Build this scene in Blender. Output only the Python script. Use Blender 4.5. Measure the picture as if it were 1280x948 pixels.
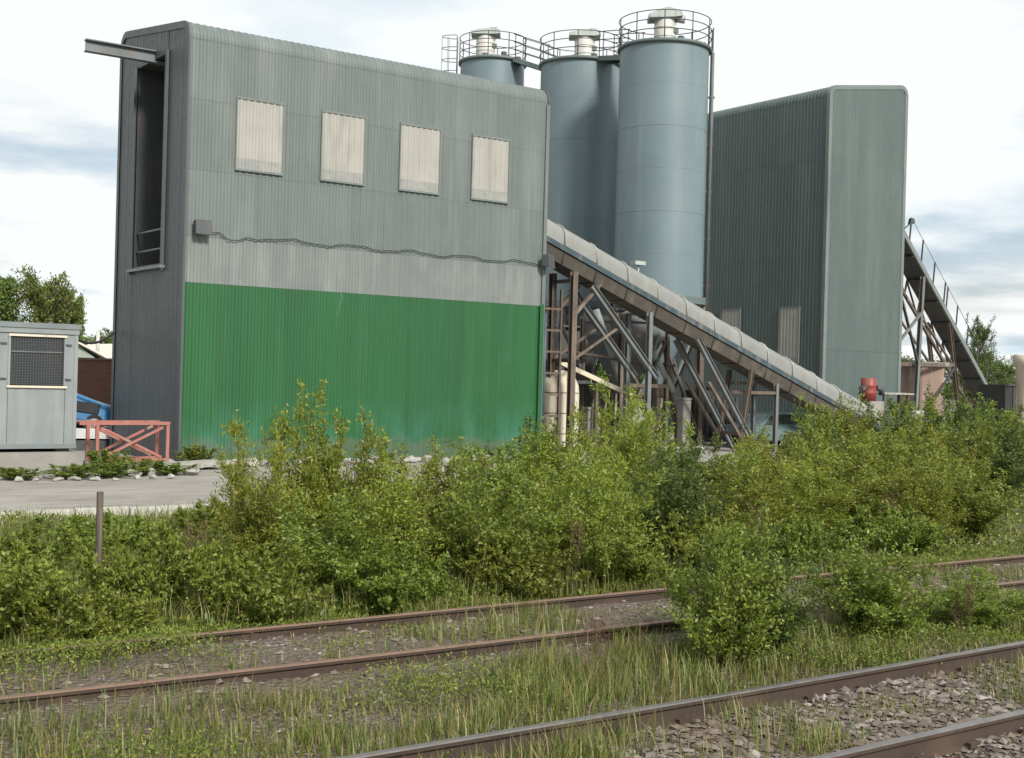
import bpy, math, random
import numpy as np
from mathutils import Vector, Matrix

# ------------------------------------------------------------------ camera, sky, sun, exposure
SC = bpy.context.scene
COL = SC.collection
for o in list(bpy.data.objects):
    bpy.data.objects.remove(o)

cam_d = bpy.data.cameras.new('camera')
cam = bpy.data.objects.new('camera', cam_d)
COL.objects.link(cam)
YAW, PITCH, ROLL = math.radians(54.4), math.radians(-0.1), math.radians(1.56)
cf = Vector((math.cos(YAW) * math.cos(PITCH), math.sin(YAW) * math.cos(PITCH), math.sin(PITCH)))
cr = Vector((math.sin(YAW), -math.cos(YAW), 0))
cu = cr.cross(cf)
cr2 = cr * math.cos(ROLL) + cu * math.sin(ROLL)
cu2 = cu * math.cos(ROLL) - cr * math.sin(ROLL)
cam.matrix_world = Matrix(((cr2.x, cu2.x, -cf.x, 0), (cr2.y, cu2.y, -cf.y, 0), (cr2.z, cu2.z, -cf.z, 2.6), (0, 0, 0, 1)))
cam_d.sensor_width = 36.0
cam_d.lens = 36.0 * 1590 / 1280
cam_d.clip_end = 3000
SC.camera = cam
SC.render.resolution_x, SC.render.resolution_y = 1024, 758

SUN_EL, SUN_AZ = math.radians(36), math.atan2(-0.06, -0.99)      # azimuth as (sin, cos)
sd = Vector((math.sin(SUN_AZ) * math.cos(SUN_EL), math.cos(SUN_AZ) * math.cos(SUN_EL), math.sin(SUN_EL)))
sun_d = bpy.data.lights.new('sun', 'SUN')
sun_d.energy = 5.0
sun_d.angle = math.radians(11)
sun_d.color = (1.0, 0.95, 0.87)
sun = bpy.data.objects.new('sun', sun_d)
sun.rotation_euler = sd.to_track_quat('Z', 'Y').to_euler()
sun.location = (0, -20, 40)
COL.objects.link(sun)

W = bpy.data.worlds.new('World')
SC.world = W
W.use_nodes = True
nt = W.node_tree
nt.nodes.clear()
def N(t, typ, **kw):
    n = t.nodes.new(typ)
    for k, v in kw.items():
        setattr(n, k, v)
    return n
wo = N(nt, 'ShaderNodeOutputWorld')
bg = N(nt, 'ShaderNodeBackground')
bg.inputs[1].default_value = 0.092
sky = N(nt, 'ShaderNodeTexSky', sky_type='NISHITA')
sky.sun_disc = False
sky.sun_elevation = SUN_EL
sky.sun_rotation = SUN_AZ
sky.air_density = 1.0
sky.dust_density = 2.0
tc = N(nt, 'ShaderNodeTexCoord')
sep = N(nt, 'ShaderNodeSeparateXYZ')
nt.links.new(tc.outputs['Generated'], sep.inputs[0])
def M(t, op, a, b=None, c=None):
    n = N(t, 'ShaderNodeMath', operation=op)
    for i, v in enumerate((a, b, c)):
        if v is None: continue
        if isinstance(v, (int, float)): n.inputs[i].default_value = v
        else: t.links.new(v, n.inputs[i])
    return n.outputs[0]
zc = M(nt, 'MAXIMUM', sep.outputs[2], 0.0)
zz = M(nt, 'ADD', zc, 0.10)
cx = M(nt, 'DIVIDE', sep.outputs[0], zz)
cy = M(nt, 'DIVIDE', sep.outputs[1], zz)
comb = N(nt, 'ShaderNodeCombineXYZ')
nt.links.new(cx, comb.inputs[0]); nt.links.new(cy, comb.inputs[1])
comb.inputs[2].default_value = 21.3
n1 = N(nt, 'ShaderNodeTexNoise')
n1.inputs['Scale'].default_value = 0.55
n1.inputs['Detail'].default_value = 8
n1.inputs['Roughness'].default_value = 0.55
nt.links.new(comb.outputs[0], n1.inputs['Vector'])
rp = N(nt, 'ShaderNodeValToRGB')
rp.color_ramp.elements[0].position = 0.30
rp.color_ramp.elements[1].position = 0.46
rp.color_ramp.elements[0].color = (0.42, 0.42, 0.42, 1)
nt.links.new(n1.outputs[0], rp.inputs[0])
n2 = N(nt, 'ShaderNodeTexNoise')
n2.inputs['Scale'].default_value = 1.1
n2.inputs['Detail'].default_value = 6
nt.links.new(comb.outputs[0], n2.inputs['Vector'])
rc = N(nt, 'ShaderNodeValToRGB')
rc.color_ramp.elements[0].position = 0.31
rc.color_ramp.elements[0].color = (7.3, 8.7, 9.7, 1)
rc.color_ramp.elements[1].position = 0.46
rc.color_ramp.elements[1].color = (10.7, 11.0, 11.0, 1)
nt.links.new(n2.outputs[0], rc.inputs[0])
mx = N(nt, 'ShaderNodeMix', data_type='RGBA')
nt.links.new(rp.outputs[0], mx.inputs[0])
nt.links.new(sky.outputs[0], mx.inputs[6])
nt.links.new(rc.outputs[0], mx.inputs[7])
nt.links.new(mx.outputs[2], bg.inputs[0])
nt.links.new(bg.outputs[0], wo.inputs[0])

vs = SC.view_settings
vs.view_transform = 'Standard'
vs.look = 'None'
vs.gamma = 1.0
vs.use_curve_mapping = False
vs.exposure = 0.0

rng = np.random.default_rng(11)
rnd = random.Random(5)

# ------------------------------------------------------------------ materials
def ramp(t, fac, stops):
    r = N(t, 'ShaderNodeValToRGB')
    e = r.color_ramp.elements
    while len(e) < len(stops): e.new(0.5)
    for i, (p, c) in enumerate(stops):
        e[i].position = p
        e[i].color = (*c, 1)
    t.links.new(fac, r.inputs[0])
    return r.outputs[0]

def mixc(t, fac, a, b, mode='MIX'):
    m = N(t, 'ShaderNodeMix', data_type='RGBA', blend_type=mode)
    for i, v in ((0, fac), (6, a), (7, b)):
        if isinstance(v, (int, float)): m.inputs[i].default_value = v
        elif isinstance(v, tuple): m.inputs[i].default_value = (*v, 1)
        else: t.links.new(v, m.inputs[i])
    return m.outputs[2]

def noise(t, vec, scale, detail=4, rough=0.55, sc3=None):
    if sc3:
        mp = N(t, 'ShaderNodeMapping')
        mp.inputs['Scale'].default_value = sc3
        t.links.new(vec, mp.inputs[0])
        vec = mp.outputs[0]
    n = N(t, 'ShaderNodeTexNoise')
    n.inputs['Scale'].default_value = scale
    n.inputs['Detail'].default_value = detail
    n.inputs['Roughness'].default_value = rough
    t.links.new(vec, n.inputs['Vector'])
    return n.outputs[0]

def newmat(name):
    m = bpy.data.materials.new(name)
    m.use_nodes = True
    t = m.node_tree
    b = t.nodes['Principled BSDF']
    g = N(t, 'ShaderNodeNewGeometry')
    return m, t, b, g.outputs['Position']

def bump(t, b, h, dist, strength=1.0):
    n = N(t, 'ShaderNodeBump')
    n.inputs['Distance'].default_value = dist
    n.inputs['Strength'].default_value = strength
    t.links.new(h, n.inputs['Height'])
    t.links.new(n.outputs[0], b.inputs['Normal'])

def surf(name, col, col2=None, rough=0.6, metal=0.0, scale=1.5, stain=None, stain_amt=0.5, stain_scale=2.0, streak=True, bumpd=0.0, bscale=20, objrand=0.0, spec=0.5):
    """painted / weathered surface: two-tone noise, optional vertical streak stains"""
    m, t, b, pos = newmat(name)
    c2 = col2 or tuple(x * 0.75 for x in col)
    f = noise(t, pos, scale, 5)
    c = mixc(t, ramp(t, f, [(0.3, (0, 0, 0)), (0.7, (1, 1, 1))]), col, c2)
    if stain:
        f2 = noise(t, pos, stain_scale, 6, 0.6, (1, 1, 0.12) if streak else None)
        k = ramp(t, f2, [(0.62 - 0.22 * stain_amt, (0, 0, 0)), (0.78 - 0.1 * stain_amt, (1, 1, 1))])
        c = mixc(t, k, c, stain)
    if objrand:
        oi = N(t, 'ShaderNodeObjectInfo')
        v = M(t, 'MULTIPLY_ADD', oi.outputs['Random'], objrand, 1 - objrand / 2)
        h = N(t, 'ShaderNodeHueSaturation')
        t.links.new(v, h.inputs['Value'])
        t.links.new(c, h.inputs['Color'])
        c = h.outputs[0]
    t.links.new(c, b.inputs['Base Color'])
    r = ramp(t, noise(t, pos, scale * 3, 3), [(0.2, (rough - 0.08,) * 3), (0.8, (min(1, rough + 0.1),) * 3)])
    t.links.new(r, b.inputs['Roughness'])
    b.inputs['Metallic'].default_value = metal
    b.inputs['Specular IOR Level'].default_value = spec
    if bumpd:
        bump(t, b, noise(t, pos, bscale, 5, 0.6), bumpd)
    return m

MAT = {}
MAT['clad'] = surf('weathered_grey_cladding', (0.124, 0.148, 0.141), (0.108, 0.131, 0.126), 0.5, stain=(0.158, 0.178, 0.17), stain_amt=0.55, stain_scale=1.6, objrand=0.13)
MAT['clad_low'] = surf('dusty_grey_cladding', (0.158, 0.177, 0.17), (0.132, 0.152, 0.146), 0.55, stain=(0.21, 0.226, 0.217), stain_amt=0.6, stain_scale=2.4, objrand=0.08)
MAT['clad_end'] = surf('shade_darkened_slate_cladding', (0.066, 0.080, 0.081), (0.058, 0.070, 0.072), 0.5, stain=(0.046, 0.052, 0.055), stain_amt=0.5, stain_scale=1.0, objrand=0.05)  # slate tone darkened so the end wall's shade sits in the colour
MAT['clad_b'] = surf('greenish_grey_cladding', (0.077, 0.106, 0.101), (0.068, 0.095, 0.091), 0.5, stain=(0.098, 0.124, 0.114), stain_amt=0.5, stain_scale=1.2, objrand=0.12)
MAT['trim'] = surf('pale_flashing', (0.15, 0.178, 0.166), (0.13, 0.155, 0.146), 0.45, stain=(0.105, 0.12, 0.113), stain_amt=0.4)
MAT['grp'] = surf('cream_translucent_sheet', (0.335, 0.325, 0.292), (0.285, 0.278, 0.252), 0.45, stain=(0.22, 0.222, 0.205), stain_amt=0.35, stain_scale=3)
MAT['grp_mottled'] = surf('mottled_translucent_sheet', (0.262, 0.264, 0.248), (0.205, 0.216, 0.21), 0.6, scale=4, stain=(0.30, 0.295, 0.265), stain_amt=0.6, stain_scale=3.0, streak=False)  # greyer, mottled sheet for the strip along each panel's foot

def green_mat():
    m, t, b, pos = newmat('green_painted_cladding')
    c = mixc(t, ramp(t, noise(t, pos, 0.9, 5, 0.6, (1, 1, 0.35)), [(0.3, (0, 0, 0)), (0.7, (1, 1, 1))]), (0.0085, 0.074, 0.019), (0.0105, 0.089, 0.024))
    # teal primer showing where the paint is washed thin near the foot of the sheets, in blotches
    sp = N(t, 'ShaderNodeSeparateXYZ'); t.links.new(pos, sp.inputs[0])
    foot = ramp(t, M(t, 'DIVIDE', sp.outputs[2], 2.2), [(0.0, (1, 1, 1)), (0.85, (0, 0, 0))])
    bl = ramp(t, noise(t, pos, 1.3, 5, 0.6, (1, 1, 0.4)), [(0.42, (0, 0, 0)), (0.6, (1, 1, 1))])
    k = mixc(t, 1.0, foot, bl, 'MULTIPLY')
    c = mixc(t, M(t, 'MULTIPLY', k, 0.75), c, (0.04, 0.17, 0.115))
    sc = ramp(t, noise(t, pos, 2.3, 4, 0.5, (1, 1, 0.22)), [(0.69, (0, 0, 0)), (0.76, (1, 1, 1))])
    c = mixc(t, M(t, 'MULTIPLY', sc, 0.35), c, (0.16, 0.22, 0.175))
    dz_ = ramp(t, M(t, 'ADD', M(t, 'DIVIDE', sp.outputs[2], 0.9), M(t, 'MULTIPLY', noise(t, pos, 2.2, 5), -1.1)), [(0.0, (0.5, 0.5, 0.5)), (0.25, (0, 0, 0))])
    c = mixc(t, dz_, c, (0.10, 0.105, 0.075))
    fd = ramp(t, noise(t, pos, 3.2, 5, 0.6, (1, 1, 0.06)), [(0.52, (0, 0, 0)), (0.72, (0.12, 0.12, 0.12))])
    c = mixc(t, fd, c, (0.07, 0.19, 0.10))
    oi = N(t, 'ShaderNodeObjectInfo'); hs = N(t, 'ShaderNodeHueSaturation')
    t.links.new(M(t, 'MULTIPLY_ADD', oi.outputs['Random'], 0.16, 0.92), hs.inputs['Value']); t.links.new(c, hs.inputs['Color']); c = hs.outputs[0]
    t.links.new(c, b.inputs['Base Color'])
    b.inputs['Roughness'].default_value = 0.55
    return m
MAT['green'] = green_mat()

MAT['silo'] = surf('blue_grey_silo_paint', (0.235, 0.335, 0.375), (0.20, 0.295, 0.335), 0.42, scale=0.6, stain=(0.27, 0.35, 0.37), stain_amt=0.4, stain_scale=1.3)
def silo_mat():
    m, t, b, pos = newmat('blue_grey_silo_paint_rusting')
    c = mixc(t, ramp(t, noise(t, pos, 0.5, 5), [(0.3, (0, 0, 0)), (0.7, (1, 1, 1))]), (0.142, 0.195, 0.212), (0.118, 0.167, 0.186))
    st = ramp(t, noise(t, pos, 1.6, 6, 0.6, (1, 1, 0.08)), [(0.5, (0, 0, 0)), (0.75, (1, 1, 1))])
    c = mixc(t, M(t, 'MULTIPLY', st, 0.6), c, (0.20, 0.242, 0.25))
    ru = ramp(t, noise(t, pos, 1.1, 7, 0.65, (1, 1, 0.45)), [(0.665, (0, 0, 0)), (0.72, (1, 1, 1))])
    c = mixc(t, M(t, 'MULTIPLY', ru, 0.75), c, (0.26, 0.14, 0.075))
    t.links.new(c, b.inputs['Base Color'])
    b.inputs['Roughness'].default_value = 0.45
    bump(t, b, noise(t, pos, 1.2, 3), 0.01)
    return m
MAT['silo'] = silo_mat()
MAT['rim'] = surf('green_grey_rim', (0.11, 0.15, 0.145), (0.08, 0.11, 0.11), 0.6, stain=(0.18, 0.11, 0.06), stain_amt=0.4)
MAT['white'] = surf('off_white_paint', (0.50, 0.49, 0.46), (0.42, 0.41, 0.38), 0.5, stain=(0.38, 0.35, 0.30), stain_amt=0.4, stain_scale=5)
MAT['cap'] = surf('pale_grey_cap', (0.40, 0.43, 0.41), (0.30, 0.33, 0.31), 0.6, stain=(0.20, 0.20, 0.17), stain_amt=0.5, stain_scale=4)
MAT['darksteel'] = surf('dark_steel', (0.055, 0.062, 0.065), (0.04, 0.045, 0.05), 0.55, stain=(0.11, 0.075, 0.05), stain_amt=0.35, stain_scale=4)
MAT['greysteel'] = surf('grey_painted_steel', (0.15, 0.168, 0.17), (0.11, 0.125, 0.128), 0.6, stain=(0.14, 0.105, 0.078), stain_amt=0.5, stain_scale=3)
MAT['rusty'] = surf('rusty_brown_steel', (0.125, 0.094, 0.072), (0.082, 0.064, 0.052), 0.8, scale=4, stain=(0.20, 0.168, 0.135), stain_amt=0.5, stain_scale=3, bumpd=0.004)
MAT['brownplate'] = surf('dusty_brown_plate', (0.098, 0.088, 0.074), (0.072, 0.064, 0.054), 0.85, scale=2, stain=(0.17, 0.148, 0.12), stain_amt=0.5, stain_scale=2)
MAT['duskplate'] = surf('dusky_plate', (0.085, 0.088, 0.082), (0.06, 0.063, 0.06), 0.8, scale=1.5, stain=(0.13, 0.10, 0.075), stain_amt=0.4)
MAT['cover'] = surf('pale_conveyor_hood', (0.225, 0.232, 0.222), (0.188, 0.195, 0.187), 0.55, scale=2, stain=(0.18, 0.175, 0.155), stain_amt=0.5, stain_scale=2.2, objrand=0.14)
MAT['bluechan'] = surf('faded_blue_channel', (0.04, 0.068, 0.082), (0.032, 0.054, 0.066), 0.55, stain=(0.16, 0.15, 0.13), stain_amt=0.5, stain_scale=3)
MAT['cabin'] = surf('pale_blue_grey_cabin', (0.195, 0.218, 0.222), (0.17, 0.19, 0.195), 0.5, stain=(0.25, 0.26, 0.255), stain_amt=0.55, stain_scale=2.2, objrand=0.04)
MAT['cabin_dark'] = surf('grey_cabin_roof', (0.17, 0.195, 0.20), (0.13, 0.15, 0.155), 0.6)
MAT['red'] = surf('faded_red_paint', (0.36, 0.125, 0.10), (0.28, 0.115, 0.09), 0.65, stain=(0.30, 0.205, 0.17), stain_amt=0.5, stain_scale=4)
MAT['redbright'] = surf('red_paint', (0.26, 0.03, 0.024), (0.18, 0.028, 0.022), 0.55, stain=(0.2, 0.08, 0.05), stain_amt=0.4)
MAT['bluecar'] = surf('scuffed_blue_paint', (0.035, 0.16, 0.32), (0.03, 0.12, 0.25), 0.35, stain=(0.15, 0.25, 0.33), stain_amt=0.3)
MAT['tealcar'] = surf('dull_teal_paint', (0.10, 0.165, 0.165), (0.08, 0.135, 0.14), 0.35)
MAT['rubber'] = surf('black_rubber', (0.02, 0.02, 0.021), None, 0.85)
MAT['concrete'] = surf('grey_concrete', (0.27, 0.26, 0.235), (0.205, 0.197, 0.178), 0.9, scale=2, stain=(0.21, 0.21, 0.17), stain_amt=0.6, stain_scale=1.5, bumpd=0.006)
MAT['rubble'] = surf('pale_rubble', (0.36, 0.35, 0.32), (0.24, 0.232, 0.212), 0.95, scale=6, bumpd=0.008, bscale=12)
MAT['cream'] = surf('cream_painted_steel', (0.58, 0.53, 0.42), (0.50, 0.45, 0.36), 0.55, stain=(0.30, 0.20, 0.12), stain_amt=0.45, stain_scale=2)
MAT['pier'] = surf('reddish_brown_pier', (0.24, 0.165, 0.13), (0.18, 0.13, 0.105), 0.9, scale=1, stain=(0.33, 0.28, 0.24), stain_amt=0.5, bumpd=0.006)
MAT['timber'] = surf('grey_brown_timber', (0.125, 0.10, 0.078), (0.075, 0.06, 0.048), 0.95, scale=5, bumpd=0.006, bscale=9, objrand=0.3)
MAT['railside'] = surf('shade_darkened_rusted_rail', (0.055, 0.036, 0.026), (0.038, 0.026, 0.02), 0.9, scale=8, stain=(0.085, 0.053, 0.035), stain_amt=0.5, streak=False, bumpd=0.002)  # rust colour darkened further to paint in shade on the rail sides
MAT['railtop'] = surf('worn_rail_head', (0.26, 0.245, 0.235), (0.18, 0.165, 0.15), 0.4, metal=0.8, scale=5)
MAT['railtop_rust'] = surf('rusted_rail_head', (0.20, 0.125, 0.088), (0.145, 0.09, 0.062), 0.6, metal=0.2, scale=5)
MAT['roofpale'] = surf('pale_roof_sheet', (0.62, 0.60, 0.52), (0.54, 0.52, 0.45), 0.7)
MAT['wallpale'] = surf('pale_green_wall', (0.30, 0.36, 0.30), None, 0.8)
MAT['black'] = surf('black_casing', (0.018, 0.02, 0.022), (0.03, 0.03, 0.03), 0.6)
MAT['bark'] = surf('grey_brown_bark', (0.12, 0.095, 0.07), (0.075, 0.06, 0.045), 0.95, scale=8, bumpd=0.004)
MAT['stemgreen'] = surf('green_brown_stem', (0.11, 0.10, 0.045), (0.09, 0.06, 0.035), 0.8)
MAT['yellow'] = surf('yellow_flower', (0.62, 0.42, 0.02), None, 0.7)
MAT['glassdark'] = surf('dark_window_glass', (0.035, 0.042, 0.045), (0.05, 0.06, 0.06), 0.12)
MAT['lens'] = surf('lamp_glass', (0.30, 0.33, 0.32), None, 0.15)
MAT['scrapwhite'] = surf('dented_white_panel', (0.62, 0.63, 0.62), (0.50, 0.50, 0.49), 0.5, stain=(0.35, 0.25, 0.18), stain_amt=0.4)

def brick_mat():
    m, t, b, pos = newmat('red_brickwork')
    sp = N(t, 'ShaderNodeSeparateXYZ'); t.links.new(pos, sp.inputs[0])
    cb = N(t, 'ShaderNodeCombineXYZ'); t.links.new(sp.outputs[0], cb.inputs[0]); t.links.new(sp.outputs[2], cb.inputs[1])
    br = N(t, 'ShaderNodeTexBrick')
    br.inputs['Scale'].default_value = 1.0
    br.inputs['Brick Width'].default_value = 0.225
    br.inputs['Row Height'].default_value = 0.075
    br.inputs['Mortar Size'].default_value = 0.008
    br.inputs['Color1'].default_value = (0.25, 0.075, 0.05, 1)
    br.inputs['Color2'].default_value = (0.16, 0.06, 0.045, 1)
    br.inputs['Mortar'].default_value = (0.22, 0.19, 0.17, 1)
    t.links.new(cb.outputs[0], br.inputs['Vector'])
    c = mixc(t, ramp(t, noise(t, pos, 1.2, 5), [(0.35, (0, 0, 0)), (0.75, (0.6, 0.6, 0.6))]), br.outputs[0], (0.12, 0.075, 0.055))
    t.links.new(c, b.inputs['Base Color'])
    b.inputs['Roughness'].default_value = 0.9
    bump(t, b, br.outputs['Fac'], -0.008)
    return m
MAT['brick'] = brick_mat()

def leaf_mat(name, stops, trans=0.42):
    m = bpy.data.materials.new(name)
    m.use_nodes = True
    t = m.node_tree
    b = t.nodes['Principled BSDF']
    out = t.nodes['Material Output']
    g = N(t, 'ShaderNodeNewGeometry')
    oi = N(t, 'ShaderNodeObjectInfo')
    c = ramp(t, g.outputs['Random Per Island'], stops)
    f = noise(t, g.outputs['Position'], 1.3, 3)
    v = M(t, 'ADD', M(t, 'MULTIPLY_ADD', f, 0.9, 0.45), M(t, 'MULTIPLY', oi.outputs['Random'], 0.22))
    h = N(t, 'ShaderNodeHueSaturation')
    t.links.new(M(t, 'MULTIPLY_ADD', oi.outputs['Random'], 0.035, 0.483), h.inputs['Hue'])
    t.links.new(v, h.inputs['Value']); t.links.new(c, h.inputs['Color'])
    t.links.new(h.outputs[0], b.inputs['Base Color'])
    b.inputs['Roughness'].default_value = 0.5
    tr = N(t, 'ShaderNodeBsdfTranslucent')
    t.links.new(h.outputs[0], tr.inputs[0])
    mxs = N(t, 'ShaderNodeMixShader')
    mxs.inputs[0].default_value = trans
    t.links.new(b.outputs[0], mxs.inputs[1]); t.links.new(tr.outputs[0], mxs.inputs[2])
    t.links.new(mxs.outputs[0], out.inputs[0])
    return m
MAT['leaf_y'] = leaf_mat('yellow_green_leaves', [(0.0, (0.136, 0.195, 0.022)), (0.5, (0.213, 0.275, 0.030)), (0.93, (0.304, 0.336, 0.053)), (1.0, (0.375, 0.269, 0.053))])
MAT['leaf_g'] = leaf_mat('mid_green_leaves', [(0.0, (0.117, 0.167, 0.023)), (0.5, (0.180, 0.239, 0.033)), (1.0, (0.274, 0.312, 0.058))])
MAT['leaf_d'] = leaf_mat('dark_green_leaves', [(0.0, (0.061, 0.098, 0.021)), (0.6, (0.098, 0.145, 0.028)), (1.0, (0.152, 0.191, 0.044))])
MAT['leaf_far'] = leaf_mat('far_tree_leaves', [(0.0, (0.088, 0.142, 0.032)), (0.5, (0.149, 0.209, 0.043)), (1.0, (0.216, 0.270, 0.068))], 0.3)
MAT['grass'] = leaf_mat('rough_grass', [(0.0, (0.079, 0.121, 0.021)), (0.5, (0.137, 0.173, 0.034)), (0.8, (0.231, 0.210, 0.063)), (1.0, (0.315, 0.252, 0.116))], 0.3)
MAT['herb'] = leaf_mat('low_weeds', [(0.0, (0.087, 0.155, 0.024)), (0.6, (0.175, 0.243, 0.035)), (1.0, (0.292, 0.297, 0.061))], 0.35)

def ground_mat():
    m, t, b, pos = newmat('weedy_earth')
    c = ramp(t, noise(t, pos, 0.7, 7, 0.65), [(0.3, (0.06, 0.055, 0.03)), (0.5, (0.10, 0.095, 0.045)), (0.7, (0.075, 0.10, 0.03))])
    c = mixc(t, ramp(t, noise(t, pos, 9, 4), [(0.45, (0, 0, 0)), (0.7, (0.7, 0.7, 0.7))]), c, (0.16, 0.14, 0.11))
    t.links.new(c, b.inputs['Base Color'])
    b.inputs['Roughness'].default_value = 0.95
    bump(t, b, noise(t, pos, 7, 6, 0.7), 0.05)
    return m
MAT['ground'] = ground_mat()
def ballast_mat(name, a, bcol, sc=22):
    m, t, b, pos = newmat(name)
    vo = N(t, 'ShaderNodeTexVoronoi'); vo.inputs['Scale'].default_value = sc
    t.links.new(pos, vo.inputs['Vector'])
    sv = N(t, 'ShaderNodeSeparateXYZ'); t.links.new(vo.outputs['Color'], sv.inputs[0])
    c = mixc(t, sv.outputs[0], a, bcol)
    c = mixc(t, ramp(t, noise(t, pos, 0.8, 5), [(0.4, (0, 0, 0)), (0.65, (0.8, 0.8, 0.8))]), c, (0.11, 0.085, 0.055))
    t.links.new(c, b.inputs['Base Color'])
    b.inputs['Roughness'].default_value = 0.95
    bump(t, b, vo.outputs['Distance'], -0.05)
    return m
MAT['ballast'] = ballast_mat('dirty_ballast', (0.09, 0.07, 0.05), (0.155, 0.125, 0.096))
def stone_mat():
    m, t, b, pos = newmat('ballast_stone')
    g = N(t, 'ShaderNodeNewGeometry')
    c = ramp(t, g.outputs['Random Per Island'], [(0.0, (0.065, 0.052, 0.042)), (0.45, (0.125, 0.105, 0.09)), (0.85, (0.20, 0.172, 0.152)), (1.0, (0.30, 0.27, 0.245))])
    c = mixc(t, ramp(t, noise(t, pos, 0.8, 5), [(0.42, (0, 0, 0)), (0.65, (0.7, 0.7, 0.7))]), c, (0.12, 0.09, 0.06))
    t.links.new(c, b.inputs['Base Color'])
    b.inputs['Roughness'].default_value = 0.9
    return m
MAT['stone'] = stone_mat()
def yard_mat():
    m, t, b, pos = newmat('dusty_concrete_yard')
    c = ramp(t, noise(t, pos, 0.35, 7, 0.62), [(0.3, (0.195, 0.182, 0.163)), (0.5, (0.27, 0.255, 0.232)), (0.72, (0.335, 0.32, 0.295))])
    c = mixc(t, ramp(t, noise(t, pos, 1.6, 5, 0.6, (0.3, 1.6, 1)), [(0.5, (0, 0, 0)), (0.72, (0.75, 0.75, 0.75))]), c, (0.15, 0.135, 0.11))
    c = mixc(t, ramp(t, noise(t, pos, 14, 3), [(0.55, (0, 0, 0)), (0.75, (0.5, 0.5, 0.5))]), c, (0.14, 0.13, 0.115))
    t.links.new(c, b.inputs['Base Color'])
    b.inputs['Roughness'].default_value = 0.9
    bump(t, b, noise(t, pos, 5, 6, 0.65), 0.03)
    return m
MAT['yard'] = yard_mat()

# ------------------------------------------------------------------ mesh helpers
def npmesh(name, V, Fq):
    """V (n,3), Fq (m,k) uniform faces, or list of arrays of different k"""
    V = np.asarray(V, np.float32)
    fl = [np.asarray(a, np.int32) for a in (Fq if isinstance(Fq, list) else [Fq]) if len(a)]
    me = bpy.data.meshes.new(name)
    me.vertices.add(len(V))
    me.vertices.foreach_set('co', V.ravel())
    nl = sum(a.size for a in fl)
    nf = sum(len(a) for a in fl)
    me.loops.add(nl)
    me.polygons.add(nf)
    me.loops.foreach_set('vertex_index', np.concatenate([a.ravel() for a in fl]))
    tot = np.concatenate([np.full(len(a), a.shape[1], np.int32) for a in fl])
    st = np.concatenate([[0], np.cumsum(tot)[:-1]]).astype(np.int32)
    me.polygons.foreach_set('loop_start', st)
    me.polygons.foreach_set('loop_total', tot)
    me.update(calc_edges=True)
    return me

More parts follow.
